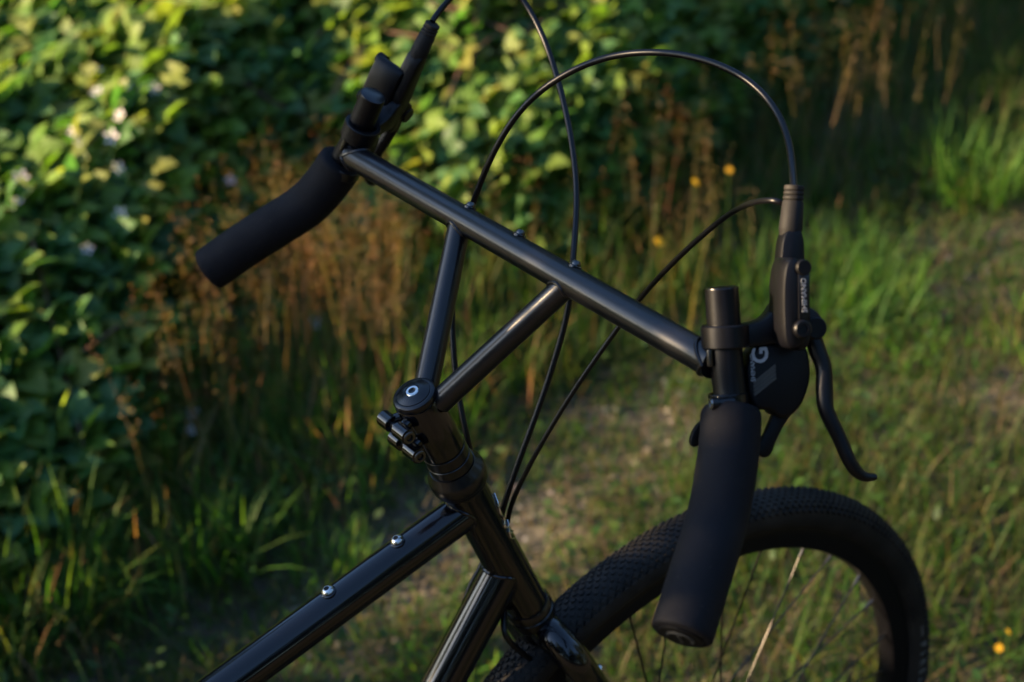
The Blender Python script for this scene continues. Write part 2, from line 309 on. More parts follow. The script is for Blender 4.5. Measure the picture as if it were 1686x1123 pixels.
# tall rank grass along the bramble's foot
R, D, P = scatter(190000, -2.4, 3.0, 1.0, 5.2); e = edgeD(R); q = D-e; pd = path_dist(R, D)
beyond = D > np.interp(R, PATH[:, 0], PATH[:, 1]); dens = np.clip((0.25-q)/0.2, 0, 1)*beyond*np.clip((pd-0.13)/0.14, 0, 1)
k = rng.random(len(R)) < dens*np.where(R < -0.1, 0.9, 0.6)*(0.35+vnoise(P[:, 0], P[:, 1], 3.3, 61)); P = put(P[k]); n = len(P); R, D, q = R[k], D[k], q[k]
h = rng.uniform(0.07, 0.23, n)*(0.75+0.5*vnoise(P[:, 0], P[:, 1], 2.4, 71))*np.clip(1.2+q*0.9, 0.35, 1.25)*np.where((R < -0.05) & (R > -0.6), 1.1, 0.8)
dr = rng.random(n) < 0.15
o = np_mesh('tall_grass', blades(P, h, rng.uniform(0.0025, 0.0055, n), rng.uniform(0.04, 0.5, n), rng.uniform(0, 6.28, n), curl=0.8), BF, 3, np.where(dr[:, None], pick(STRAW+RUST, n), pick(GREEN+OLIVE, n))*np.where(R < -0.05, 1.10, 0.80)[:, None], M['grass']); o['kind'] = 'stuff'  # blades on the left tinted lighter to lift the shade there
o['label'] = 'tall rank grass along the foot of the brambles'
# seed heads: thin stems with loose panicles
def seed_heads(n0, fn, name, label, cols, hmin, hmax, area=(-2.4, 3.4, 1.2, 5.6)):
    R, D, P = scatter(n0, *area); k = rng.random(len(R)) < fn(R, D, P); P = put(P[k]); n = len(P)
    h = rng.uniform(hmin, hmax, n); az = rng.uniform(0, 6.28, n); ln = rng.uniform(0.02, 0.22, n)
    stem = blades(P, h, np.full(n, 0.0018), ln, az, curl=0.4); top = stem[:, 8]; mid = stem[:, 6]
    tint = pick(cols, n)
    K = 30; ax = (top-mid)/np.linalg.norm(top-mid, axis=1)[:, None]
    tt = rng.uniform(0, 1, (n, K)); L = rng.uniform(0.08, 0.17, n)
    rad = (0.003+0.016*np.sin(np.pi*np.clip(tt*0.9+0.08, 0, 1)))*rng.uniform(0.2, 1, (n, K)); aa = rng.uniform(0, 6.28, (n, K))
    off = np.stack([np.cos(aa)*rad, np.sin(aa)*rad, 0*aa], -1)
    c = top[:, None]+ax[:, None]*((tt-0.55)*L[:, None])[:, :, None]+off
    c = c.reshape(-1, 3); m_ = len(c); d = rng.normal(size=(m_, 3)); d[:, 2] = np.abs(d[:, 2])+0.5; d /= np.linalg.norm(d, axis=1)[:, None]
    w = np.cross(d, rng.normal(size=(m_, 3))); w /= np.linalg.norm(w, axis=1)[:, None]; ls = rng.uniform(0.0014, 0.0034, m_)[:, None]
    q = np.stack([c-d*ls, c+w*ls*0.28, c+d*ls, c-w*ls*0.28], 1)
    root = np_mesh(name, stem, BF, 3, tint*0.8, M['dry']); root['kind'] = 'stuff'; root['label'] = label
    s_ = np_mesh('seed_spikelets', q, np.array([(0, 1, 2), (0, 2, 3)]), 3, np.repeat(tint, K, 0)*rng.uniform(0.7, 1.4, (m_, 1)), M['dry'], root); s_['kind'] = 'stuff'
def f_rust(R, D, P):
    q = D-edgeD(R); return np.clip(1-np.abs(q+0.20)/0.30, 0, 1)*np.where((R > -0.60) & (R < -0.20), 1.0, np.where(R < 0.3, 0.05, 0.03))*np.clip(vnoise(P[:, 0], P[:, 1], 3.6, 81)*1.5-0.2, 0.1, 1)
def f_pale(R, D, P):
    q = D-edgeD(R); return np.clip(1-np.abs(q+0.30)/0.40, 0, 1)*(R > 0.25)*np.clip(vnoise(P[:, 0], P[:, 1], 2.2, 91)*1.5-0.3, 0.05, 1)
seed_heads(4600, f_rust, 'rusty_seed_grass', 'rust brown grass seed heads in front of the brambles', RUST+RUST+STRAW[:2], 0.18, 0.38, (-0.85, 0.25, 1.9, 3.5))
seed_heads(4600, f_pale, 'pale_seed_grass', 'pale tan grass seed heads before the dark thicket at upper right', [(0.30, 0.22, 0.12), (0.34, 0.24, 0.13)]+STRAW+RUST[:2], 0.16, 0.38, (0.2, 2.4, 2.4, 4.6))

SHADE_CLUMPS = [((0.0, 0.20, 1.76), (0.36, 0.42, 0.26), 900), ((0.0, -0.20, 1.66), (0.36, 0.32, 0.22), 560), ((0.05, 0.0, 2.2), (0.35, 0.40, 0.36), 700), ((0.05, 0.05, 1.22), (0.36, 0.50, 0.24), 520), ((0.0, 0.10, 0.90), (0.36, 0.48, 0.24), 300)]  # leaf masses set to shade the bicycle, gaps left for sun flecks
# ------------------------------------------------------------------ brambles
def leaflet_proto(n=7):
    """toothed, folded leaflet along +x, unit length; midrib + two edges"""
    vs = []; fs = []
    for i in range(n+1):
        t = i/n; w = 0.40*math.sin(math.pi*min(1, t**0.78))**0.85*(1-0.25*t) if 0 < i < n else 0
        z = -0.16*(t-0.35)**2*1.8
        tooth = 0.06 if i % 2 else 0
        vs.append((t, 0, z))
        vs.append((t+0.02+tooth*0.4, w*(1+tooth), z+w*0.30)); vs.append((t+0.02+tooth*0.4, -w*(1+tooth), z+w*0.30))
    for i in range(n):
        a = 3*i; b = 3*i+3
        fs += [(a, b, b+1), (a, b+1, a+1), (a, a+2, b+2), (a, b+2, b)]
    return np.array(vs), np.array(fs)
LP, LF = leaflet_proto()
# compound leaf of three leaflets (one mesh), unit ~ leaflet length
def place_normal(proto, P, size, N_):
    """leaves whose upper faces look along N_, turned at random about it"""
    K = len(P); z = N_/np.linalg.norm(N_, axis=1)[:, None]; x = np.cross(z, rng.normal(size=(K, 3))); x /= np.linalg.norm(x, axis=1)[:, None]; y = np.cross(z, x)
    F_ = np.stack([x, y, z], 1)                                    # rows are the leaf's axes
    return np.einsum('nk,ekj->enj', proto, F_)*size[:, None, None]+P[:, None], F_
def compound():
    vs = []; fs = []
    for az, ox, s in ((0, 0.30, 1.0), (1.25, 0.22, 0.82), (-1.25, 0.22, 0.82)):
        c, s_ = math.cos(az), math.sin(az); base = len(vs)
        for (x, y, z) in LP:
            x *= s; y *= s; z *= s
            vs.append((ox+x*c-y*s_, x*s_+y*c, z))
        fs += [tuple(int(k)+base for k in f) for f in LF]
    b = len(vs)   # petiole
    vs += [(-0.55, 0.012, -0.12), (-0.55, -0.012, -0.12), (0.32, -0.012, 0), (0.32, 0.012, 0)]; fs += [(b, b+1, b+2), (b, b+2, b+3)]
    return np.array(vs), np.array(fs)
CP, CF = compound()
LEAFC = [(0.072, 0.145, 0.020), (0.105, 0.172, 0.022), (0.125, 0.185, 0.030), (0.045, 0.115, 0.030), (0.058, 0.130, 0.042), (0.15, 0.185, 0.035)]
def bramble_top(x, y):
    R, D = toRD(x, y); q = D-edgeD(R)
    base = np.clip((q+0.15)/0.22, 0, 1)*(0.45+0.55*np.clip(q/0.9, 0, 1))
    return base*(0.12+0.07*np.clip(q, 0, 1.5)+0.40*np.clip((R+1.7)/2.2, 0, 1)-0.16*np.clip((R-0.3)/0.6, 0, 1)+0.12*(vnoise(x, y, 2.1, 22)-0.2)+0.09*(vnoise(x, y, 5.5, 6)-0.5))
def make_bramble(R0, R1, label, nleaf, nsingle, wmin, wmax):
    cR = (R0+R1)/2; root = empty('bramble_bush', RD(cR, float(edgeD(np.array(cR)))+0.5), label, 'bramble', 'brambles of the thicket'); inv = root.location
    n = nleaf; R = rng.uniform(R0-0.08, R1+0.08, n); D = edgeD(R)+rng.beta(1.0, 1.5, n)*np.clip(5.3-edgeD(R), 1.7, 3.4)-0.08
    P = FTn[None]+RHn[None]*R[:, None]+FHn[None]*D[:, None]; top = bramble_top(P[:, 0], P[:, 1])
    k = (top > 0.05); R, D, P, top = R[k], D[k], P[k], top[k]; n = len(R)
    dep = rng.exponential(0.075, n); P[:, 2] = np.clip(top-dep, 0.03, None)+ground_h(P[:, 0], P[:, 1])
    # leaves face up, tipped towards the open side and the sky; size per leaf
    NN = np.array([0, 0, 1.0])[None]+np.array([tos.x, tos.y, 0])[None]*0.50-FHn[None]*0.06+rng.normal(size=(n, 3))*0.38
    size = rng.uniform(wmin, wmax, n); tint = pick(LEAFC, n, 0.3); red = rng.random(n) < 0.006; tint[red] = np.array((0.16, 0.08, 0.02)); yel = rng.random(n) < 0.05; tint[yel] = np.array((0.17, 0.17, 0.03))
    # the ones that show largest: near and shallow
    score = D+dep*6; order = np.argsort(score); single = order[:nsingle]; rest = order[nsingle:]
    vr, _ = place_normal(CP, P[rest], size[rest], NN[rest]); vr = vr-np.array(inv); _, FS = place_normal(CP[:1], P[single], size[single], NN[single])
    o = np_mesh('foliage', vr, CF, 3, tint[rest], M['leaf'], root, smooth=True); o['kind'] = 'stuff'
    # single leaves, shared meshes (five tints)
    protos = []
    for c in LEAFC[:5]:
        me = bpy.data.meshes.new('leaf'); me.from_pydata(CP.tolist(), [], CF.tolist()); a = me.attributes.new('tint', 'FLOAT_COLOR', 'POINT')
        a.data.foreach_set('color', np.tile((*c, 1), len(CP)).astype(np.float32)); me.polygons.foreach_set('use_smooth', [True]*len(me.polygons)); me.materials.append(M['leaf']); protos.append(me)
    for si, i in enumerate(single):
        o = bpy.data.objects.new('leaf', protos[int(rng.integers(0, 5))]); sc.collection.objects.link(o); o.parent = root
        F_ = FS[si]; o.location = V(P[i])-inv; o.rotation_euler = Matrix([[float(F_[c][r_]) for c in range(3)] for r_ in range(3)]).to_euler(); s = float(size[i]); o.scale = (s, s, s)
    # canes
    cb = []
    for _ in range(10):
        Rc = rng.uniform(R0, R1); Dc = float(edgeD(np.array(Rc)))+rng.uniform(0.3, 1.0); a = rng.uniform(0, 6.28); L = rng.uniform(0.4, 0.9)
        pts = []
        for s in range(9):
            t = s/8; p = RD(Rc, Dc)+V((math.cos(a), math.sin(a), 0))*(t-0.3)*L; tz = float(bramble_top(np.array(p.x), np.array(p.y)))
            p.z = max(0.0, min(tz+0.0, 0.05+tz*math.sin(math.pi*min(1, 0.15+t*0.8))*0.98)); pts.append(p-inv)
        mb = MB(); mb.tube(pts, lerp_list([0.0035, 0.0012], 9), 6); me_o = mb.build('cane', M['cane'], root)
        at = me_o.data.attributes.new('tint', 'FLOAT_COLOR', 'POINT'); at.data.foreach_set('color', np.tile((0.10, 0.05, 0.03, 1), len(me_o.data.vertices)).astype(np.float32))
    return root
B1 = make_bramble(-1.75, -0.75, 'bramble bush with large pale topped leaves along the left edge of the photo', 10500, 90, 0.042, 0.070)
B2 = make_bramble(-0.75, -0.30, 'bramble bush behind the bent far handlebar grip', 5600, 90, 0.040, 0.064)
B3 = make_bramble(-0.30, 0.15, 'dark bramble bush behind the middle of the crossbar and the crossing hoses', 5200, 60, 0.036, 0.058)
B4 = make_bramble(0.15, 0.75, 'shaded bramble bush behind the arched brake hose and pale seed heads', 5200, 50, 0.036, 0.056)
B5 = make_bramble(0.75, 2.6, 'dark bramble bush at the far upper right corner', 7000, 50, 0.036, 0.056)

# ------------------------------------------------------------------ unseen tree, shrub and outer ring of trees, added to shade and darken
def crown(n, c, rad, size, seed):
    g = np.random.default_rng(seed); d = g.normal(size=(n, 3)); d /= np.linalg.norm(d, axis=1)[:, None]; r = g.random(n)**(1/2.4)
    lump = 0.75+0.35*np.sin(d[:, 0]*4+1)*np.cos(d[:, 1]*5+seed)+0.2*np.sin(d[:, 2]*6)
    return np.array(c)[None]+d*(r*lump)[:, None]*np.array(rad)[None]
def shade_tree(name, base, h, clumps, label, cat, leafsize, col):
    t = empty(name, base, label, cat); mb = MB(); pts = [V((0, 0, -0.05)), V((0.03, 0.02, h*0.3)), V((-0.02, 0.05, h*0.62)), V((0.02, 0.0, h))]
    mb.tube(spline(pts, 5), lerp_list([h*0.018, h*0.004], 16), 12)
    for (c, rad, n) in clumps: mb.tube([V((0, 0.02, max(0.3, c[2]*0.55))), V(c)*0.6+V((0, 0, c[2]*0.25)), V(c)], [h*0.007, h*0.004, h*0.0015], 8)
    tk = mb.build('trunk', M['cane'], t); a = tk.data.attributes.new('tint', 'FLOAT_COLOR', 'POINT'); a.data.foreach_set('color', np.tile((0.09, 0.075, 0.055, 1), len(tk.data.vertices)).astype(np.float32))
    P = np.concatenate([crown(n, c, rad, 0, i+3) for i, (c, rad, n) in enumerate(clumps)]); n = len(P)
    o = np_mesh('crown', place_leaf(LP, P, rng.uniform(0.7, 1.2, n)*leafsize, rng.uniform(0, 6.28, n), rng.normal(0, 0.6, n), rng.normal(0, 0.6, n)), LF, 3, pick(col, n), M['leaf'], t); o['kind'] = 'stuff'
    return t
shade_tree('unseen_shade_tree', V((-2.25, 0.98, 0)), 2.9, SHADE_CLUMPS, 'slender unseen tree added left of the bicycle to dapple it with shade', 'tree', 0.075, LEAFC)  # tree added out of view to throw dappled shade on the bicycle
shade_tree('unseen_shade_shrub', RD(-2.55, 1.15), 1.1, [((0.05, 0.1, 0.75), (0.45, 0.4, 0.28), 300), ((0.1, -0.3, 0.5), (0.45, 0.4, 0.3), 260), ((-0.1, 0.45, 0.45), (0.4, 0.35, 0.25), 200)], 'bushy unseen shrub added beside the tree to shade the ground', 'shrub', 0.08, LEAFC)  # shrub added out of view to keep sun off the ground
def added_woods():  # outer trees added out of view to darken reflections, gap left for the sun
    g = np.random.default_rng(5); n = 15000; a = g.uniform(0, 2*math.pi, n); sa = math.atan2(tos.y, tos.x)
    dlt = np.abs((a-sa+math.pi) % (2*math.pi)-math.pi); r = g.uniform(11, 17, n)
    top = 8+2.5*np.sin(a*7)+1.5*np.sin(a*17+2); top = np.where(dlt < 0.42, 0.9, np.where(dlt < 0.6, 4.0, top)); z = g.random(n)**0.8*top
    P = np.stack([np.cos(a)*r, np.sin(a)*r, z], 1)
    o = np_mesh('added_woods', place_leaf(LP, P, g.uniform(0.5, 1.1, n), g.uniform(0, 6.28, n), g.normal(0, 0.7, n), g.normal(0, 0.7, n)), LF, 3, pick([(0.03, 0.05, 0.012), (0.02, 0.04, 0.012), (0.04, 0.05, 0.02)], n), M['leaf']); o['kind'] = 'stuff'
    o['label'] = 'dark unseen trees added round the clearing to darken reflections, open towards the sun'
added_woods()
# white blossoms on the left bush, as its parts
def petals_mesh(name, n, r, col, col2, cup=0.2):
    vs = []; fs = []; cs = []
    for k in range(n):
        a = 2*math.pi*k/n; b = len(vs); c, s = math.cos(a), math.sin(a)
        for (x, y, z) in ((0.15, 0, 0), (0.55, 0.26, cup*.5), (0.55, -0.26, cup*.5), (0.95, 0.18, cup), (0.95, -0.18, cup), (1.05, 0, cup*0.9), (0.6, 0, cup*.35)):
            vs.append(((x*c-y*s)*r, (x*s+y*c)*r, z*r)); cs.append(col)
        fs += [(b, b+6, b+1), (b, b+2, b+6), (b+6, b+3, b+1), (b+6, b+5, b+3), (b+6, b+4, b+5), (b+6, b+2, b+4)]
    b = len(vs)
    for i in range(3):
        for k in range(8):
            a = 2*math.pi*k/8; rr = (0.24, 0.20, 0.08)[i]*r; vs.append((rr*math.cos(a), rr*math.sin(a), (0, 0.14, 0.22)[i]*r)); cs.append(col2)
    for i in range(2):
        for k in range(8): fs.append((b+i*8+k, b+i*8+(k+1) % 8, b+(i+1)*8+(k+1) % 8, b+(i+1)*8+k))
    fs.append(tuple(b+16+k for k in range(8)))
    me = bpy.data.meshes.new(name); me.from_pydata(vs, [], fs); a = me.attributes.new('tint', 'FLOAT_COLOR', 'POINT')
    a.data.foreach_set('color', np.array([(*c, 1) for c in cs]).ravel().astype(np.float32)); me.materials.append(M['petal']); return me
wm = petals_mesh('blossom', 5, 0.0125, (0.62, 0.56, 0.60), (0.35, 0.33, 0.15))
for (x, y) in ((0.228, 2.248), (0.251, 2.141), (0.200, 2.172), (0.286, 2.07), (0.344, 1.882), (0.31, 1.95), (0.083, 1.956), (0.138, 1.931), (0.09, 2.008), (0.116, 1.857), (0.04, 1.44), (0.02, 1.40), (-0.02, 1.68), (0.36, 1.60), (-0.10, 1.78), (0.18, 1.99), (-0.06, 1.88), (0.07, 1.74)):
    z = float(bramble_top(np.array(x), np.array(y)))+0.035
    o = bpy.data.objects.new('blossom', wm); sc.collection.objects.link(o); o.parent = B1; o.location = V((x, y, z))-B1.location
    o.rotation_euler = (rng.uniform(0.2, 0.9), rng.uniform(-0.4, 0.4), rng.uniform(-1.2, 0.4)); s = rng.uniform(0.8, 1.3); o.scale = (s, s, s)

# yellow flowers standing in the grass
ym = petals_mesh('petals', 8, 0.012, (0.75, 0.42, 0.02), (0.55, 0.28, 0.02), 0.1)
for (x, y, z, lab, s) in ((0.845, 1.144, 0.25, 'single yellow flower behind the thin cable right of the crossbar', 0.8), (1.13, 1.296, 0.25, 'small yellow flower inside the arch of the hose, nearer its right side', 0.6),
                       (1.046, 1.293, 0.25, 'tiny yellow flower bud left of the other bloom inside the hose arch', 0.7), (0.673, 0.161, 0.10, 'bright yellow flower low in the grass right of the tyre', 0.5),
                       (0.708, 0.176, 0.10, 'fainter yellow flower at the lower right corner just above its brighter neighbour', 0.38)):
    f = empty('yellow_flower', (x, y, 0), lab, 'flower', 'yellow flowers in the grass')
    mb = MB(); mb.tube([(0, 0, -0.02), (0.004, 0.002, z*0.5), (0, 0, z)], 0.0011, 6); st = mb.build('stem', M['grass'], f)
    a = st.data.attributes.new('tint', 'FLOAT_COLOR', 'POINT'); a.data.foreach_set('color', np.tile((0.05, 0.09, 0.02, 1), len(st.data.vertices)).astype(np.float32))
    o = bpy.data.objects.new('petals', ym); sc.collection.objects.link(o); o.parent = f; o.location = (0, 0, z); o.rotation_euler = (0.5, -0.5, rng.uniform(0, 3)); o.scale = (s, s, s)

# distinct tufts of broad green blades
def tuft(R, D, n, h, spread, w, label, cols=GREEN, lean=0.6, wild=1.1):
    c = RD(R, D); t = empty('grass_tuft', c, label, 'grass tuft', 'green grass tufts')
    b = np.zeros((n, 3)); a = rng.uniform(0, 6.28, n); r = spread*np.sqrt(rng.random(n)); b[:, 0] = np.cos(a)*r; b[:, 1] = np.sin(a)*r; b[:, 2] = ground_h(b[:, 0]+c.x, b[:, 1]+c.y)
    o = np_mesh('blades', blades(b, rng.uniform(0.5, 1.0, n)*h, rng.uniform(0.6, 1.2, n)*w, rng.uniform(0.05, lean, n), a+rng.normal(0, wild, n), curl=0.9), BF, 3, pick(cols, n), M['grass'], t); o['kind'] = 'stuff'
BRIGHT = [(0.055, 0.15, 0.015), (0.07, 0.17, 0.02), (0.10, 0.18, 0.02)]
tuft(-0.47, 2.06, 70, 0.19, 0.06, 0.007, 'tall bright green grass tuft above the top tube at lower left', BRIGHT[:1]+GREEN, 0.6, 1.8)
tuft(-0.30, 2.05, 90, 0.08, 0.07, 0.004, 'low dense green tuft just above the top tube between its two bolts', BRIGHT)
tuft(0.62, 2.80, 380, 0.18, 0.19, 0.005, 'large green grass clump right behind the brake lever body', GREEN, 0.9, 1.6)
tuft(0.74, 2.58, 90, 0.06, 0.10, 0.006, 'low green tuft on the gravel right of the brake lever', BRIGHT[:2])
tuft(-0.12, 1.78, 130, 0.05, 0.08, 0.007, 'spreading broad bladed tuft left of the down tube', BRIGHT, 1.1)
tuft(-0.72, 1.96, 110, 0.24, 0.09, 0.006, 'arching grass clump at the lower left corner', GREEN, 0.9)
tuft(1.02, 3.25, 160, 0.20, 0.12, 0.006, 'dark green grass clump at the right edge beside the path', GREEN)
tuft(0.98, 2.55, 110, 0.10, 0.12, 0.005, 'yellow green tuft at the right edge below the gravel', BRIGHT+OLIVE)
tuft(-0.05, 2.95, 80, 0.22, 0.10, 0.006, 'green tuft seen between the two handlebar struts', BRIGHT)

# ------------------------------------------------------------------ bicycle
bike = empty('bicycle', (0, 0, 0), 'black steel bicycle with swept H shaped handlebar, foam grips and looping hoses', 'bicycle')
Cr = V((-0.174015, 0, 0.708744)); U = V((-0.344165, 0, 0.938909)); Ws = V((0.937326, 0.058056, 0.343584)); Ys = V((-0.054509, 0.998313, -0.019981)); Wf = V((0.938909, 0, 0.344165))
CAP = 0.2768; S0 = Cr+U*CAP
def L(f, y, u): return S0+Ws*f+Ys*y+U*u
YA = V((0, 1, 0))
# --- frame tubes (frame plane y = 0)
T0 = V((-0.22296, 0, 0.84228)); D0 = V((-0.19522, 0, 0.76658)); TD = V((-math.cos(.30669), 0, -math.sin(.30669))); DD = V((-math.cos(.95017), 0, -math.sin(.95017)))
TE = T0+TD*0.60; BB = D0+DD*0.575
mb = MB(); mb.tube([T0, T0+TD*0.3, TE], 0.0160, 48); tt = mb.build('top_tube', M['gloss'], bike)
mb = MB(); mb.tube([D0, D0+DD*0.3, BB], 0.0178, 48); dt = mb.build('down_tube', M['gloss'], bike)
# weld collars where the tubes meet the head tube
def weld(mb, c, d, r, R=0.0022, n=40, axis=None, ra=0.018):
    """bead following the saddle curve of a tube (centre c, direction d, radius r) on a cylinder (axis line through c, radius ra)"""
    d = d.normalized(); ax = axis.normalized(); s = d.cross(ax).normalized(); t = s.cross(d).normalized(); pts = []
    for k in range(n+1):
        a = 2*math.pi*k/n; off = s*(r*math.cos(a))+t*(r*math.sin(a)); y = off.dot(s); h = math.sqrt(max(0, ra*ra-y*y))
        # solve for distance along d so that the radial distance from the axis equals ra
        dp = d-ax*d.dot(ax); op = off-ax*off.dot(ax); A = dp.dot(dp); B = dp.dot(op); C_ = op.dot(op)-ra*ra
        q = B*B-A*C_; x = (-B+math.sqrt(max(0, q)))/A; pts.append(c+off+d*x)
    mb.tube(pts, R, 8, cap=False)
mb = MB(); weld(mb, T0, TD, 0.0158, 0.0016, axis=U); mb.build('weld_bead', M['gloss'], tt)
mb = MB(); weld(mb, D0, DD, 0.0176, 0.0016, axis=U); mb.build('weld_bead', M['gloss'], dt)
mb = MB(); mb.lathe(Cr, U, [(0.004, 0.0160), (0.004, 0.0178), (0.012, 0.0186), (0.016, 0.0180), (0.160, 0.0180), (0.164, 0.0187), (0.171, 0.0187), (0.171, 0.016)], 64); ht = mb.build('head_tube', M['gloss'], bike)
# button head bolts; a black hex insert stands in for the socket's shade
def button_bolt(parent, P, ax, r=0.0048, h=0.003, m='steel', base=0.0):
    mb = MB(); mb.lathe(P, ax, [(-0.004, r*0.7), (base, r*0.7), (base, r*0.98), (base+h*0.30, r), (base+h*0.75, r*0.80), (base+h, r*0.52), (base+h, r*0.44), (base+h*0.35, r*0.42), (base+h*0.35, 0.0001)], 24, cap=False)
    o = mb.build('bolt', M[m], parent); mb = MB(); mb.lathe(P, ax, [(base+h*0.3, r*0.46), (base+h*0.93, r*0.46), (base+h*0.93, 0.0001)], 6, cap=False)
    mb.build('socket_shade_plug', M['plastic'], o if parent is None else parent, smooth=False); return o
def boss(parent, P, ax, r=0.0062):
    mb = MB(); mb.lathe(P, ax, [(-0.003, r), (0.0008, r), (0.0014, r*0.85), (0.0014, r*0.3)], 24, cap=False); return mb.build('boss', M['gloss'], parent)
NT = V((-TD.z, 0, TD.x)); NT = NT if NT.z > 0 else -NT
for t_ in (0.0693, 0.1363):
    button_bolt(tt, T0+TD*t_+NT*0.0175, NT, 0.0050, 0.0034); boss(tt, T0+TD*t_+NT*0.0158, NT)
# seat tube, stays and the rear of the bike
mb = MB(); ST = TE+V((0.004, 0, 0)); sdir = (ST-BB).normalized(); mb.tube([BB, ST+sdir*0.05], 0.0160, 32); seat_tube = mb.build('seat_tube', M['gloss'], bike)
RA = BB+V((-0.43, 0, 0.36-BB.z)); mb = MB()
for s in (-1, 1):
    mb.tube([BB+V((-0.02, s*0.03, 0)), BB+V((-0.12, s*0.045, 0.01)), RA+V((0, s*0.065, 0))], [0.010, 0.010, 0.007], 16); mb.tube([ST+V((0, s*0.012, -0.02)), ST+V((-0.08, s*0.04, -0.14)), RA+V((0, s*0.065, 0))], [0.008, 0.008, 0.007], 16)
mb.build('rear_stays', M['gloss'], bike)
mb = MB(); mb.tube([BB+YA*-0.036, BB+YA*0.036], 0.021, 32); mb.build('bottom_bracket', M['satin'], bike)
mb = MB(); mb.tube([ST+sdir*0.03, ST+sdir*0.20], 0.0136, 24); mb.build('seatpost', M['anod'], bike)
SP = ST+sdir*0.21; mb = MB(); mb.tube([SP+V((-0.13, 0, 0.030)), SP+V((-0.11, 0, 0.034)), SP+V((-0.04, 0, 0.030)), SP+V((0.04, 0, 0.026)), SP+V((0.13, 0, 0.022)), SP+V((0.145, 0, 0.016))],
    [(0.04, 0.010), (0.070, 0.020), (0.066, 0.021), (0.032, 0.019), (0.020, 0.016), (0.010, 0.008)], 24, flat=YA); mb.build('saddle', M['satin'], bike)
mb = MB(); mb.lathe(BB+YA*-0.05, YA, [(0, 0.07), (0, 0.078), (0.003, 0.078), (0.003, 0.07)], 64, cap=False)
for k in range(5):
    a = k*1.2566; mb.tube([BB+YA*-0.048, BB+YA*-0.048+V((math.cos(a), 0, math.sin(a)))*0.072], 0.005, 8)
mb.build('chainring', M['anod'], bike)
for s in (-1, 1):
    e_ = BB+V((s*0.12, s*0.075, -s*0.12)); mb = MB(); mb.tube([BB+YA*s*0.06, e_], [(0.015, 0.008), (0.011, 0.007)], 16); c_ = mb.build('crank_arm', M['anod'], bike)
    mb = MB(); q = e_+YA*s*0.055
    for dx in (-0.045, 0.045): mb.tube([q+V((dx, -0.045, 0)), q+V((dx, 0.045, 0))], 0.007, 8)
    for dy in (-0.045, 0, 0.045): mb.tube([q+V((-0.045, dy, 0)), q+V((0.045, dy, 0))], 0.007, 8)
    mb.tube([e_, q], 0.006, 8); mb.build('pedal', M['plastic'], bike)
mb = MB(); mb.tube([BB+V((0, -0.048, 0.077)), RA+V((0, -0.048, 0.035))], (0.004), 6); mb.tube([BB+V((0, -0.048, -0.077)), RA+V((0.02, -0.048, -0.09)), RA+V((0, -0.048, -0.10)), RA+V((0.01, -0.048, -0.03))], 0.004, 6); mb.build('chain', M['dsteel'], bike)
mb = MB(); mb.lathe(RA+YA*-0.056, YA, [(0, 0.02), (0, 0.028), (0.012, 0.05), (0.018, 0.07), (0.018, 0.02)], 40); mb.build('cassette', M['dsteel'], bike)

# --- headset, stem clamp, steerer
mb = MB(); mb.lathe(Cr+U*0.165, U, [(0.004, 0.0180), (0.004, 0.0212), (0.006, 0.0225), (0.0075, 0.0225), (0.0082, 0.0228), (0.010, 0.0238), (0.015, 0.0241), (0.019, 0.0236), (0.0205, 0.0228), (0.0260, 0.0196), (0.0272, 0.0190), (0.0272, 0.0178)], 72); hs = mb.build('upper_headset', M['anod'], bike)
mb = MB(); mb.lathe(Cr, U, [(-0.012, 0.0165), (-0.012, 0.0200), (-0.008, 0.0208), (-0.002, 0.0208), (-0.0012, 0.0200), (0.0006, 0.0200), (0.0012, 0.0207), (0.005, 0.0205), (0.008, 0.019)], 72); mb.build('lower_headset', M['anod'], bike)
mb = MB(); h0 = CAP-0.0845
mb.lathe(Cr+U*h0, U, [(0, 0.0176), (0.0005, 0.0182), (0.0085, 0.0182), (0.009, 0.0177)], 64); sp1 = mb.build('spacer', M['anod'], bike)
mb = MB(); mb.lathe(Cr+U*(h0+0.0098), U, [(0, 0.0176), (0.0005, 0.0180), (0.0095, 0.0180), (0.010, 0.0176)], 64); mb.build('spacer', M['anod'], bike)
mb = MB(); h1 = h0+0.0206
mb.lathe(Cr+U*h1, U, [(0, 0.0172), (0.0008, 0.0178), (CAP-h1-0.008, 0.0178), (CAP-h1-0.007, 0.0172)], 64)
stem = mb.build('stem_clamp', M['gloss'], bike)
# clamp ears with two lateral bolts at the rear
for u_, f_ in ((-0.0165, -0.0250), (-0.0385, -0.0250)):
    mb = MB(); c = L(f_, 0, u_)
    mb.lathe(c+Ys*0.0045, Ys, [(0, 0.0060), (0.0005, 0.0066), (0.0125, 0.0066), (0.0135, 0.0058)], 32)
    mb.lathe(c-Ys*0.0185, Ys, [(0, 0.0050), (0.0006, 0.0064), (0.0150, 0.0064), (0.0155, 0.0058)], 32)
    mb.tube([c-Ys*0.006, c-Ys*0.004+Ws*0.012], 0.0045, 12); mb.tube([c+Ys*0.010, c+Ys*0.004+Ws*0.012], 0.0045, 12)
    ear = mb.build('clamp_ear', M['gloss'], stem)
    mb = MB(); mb.lathe(c-Ys*0.0183, -Ys, [(-0.003, 0.0050), (0.0010, 0.0050), (0.0014, 0.0046), (0.0014, 0.0030), (-0.0015, 0.0029), (-0.0015, 0.0001)], 28, cap=False); mb.build('bolt', M['dsteel'], ear)
    mb = MB(); mb.tube([c-Ys*0.004, c+Ys*0.006], 0.0028, 16); mb.build('bolt_shank', M['dsteel'], ear)
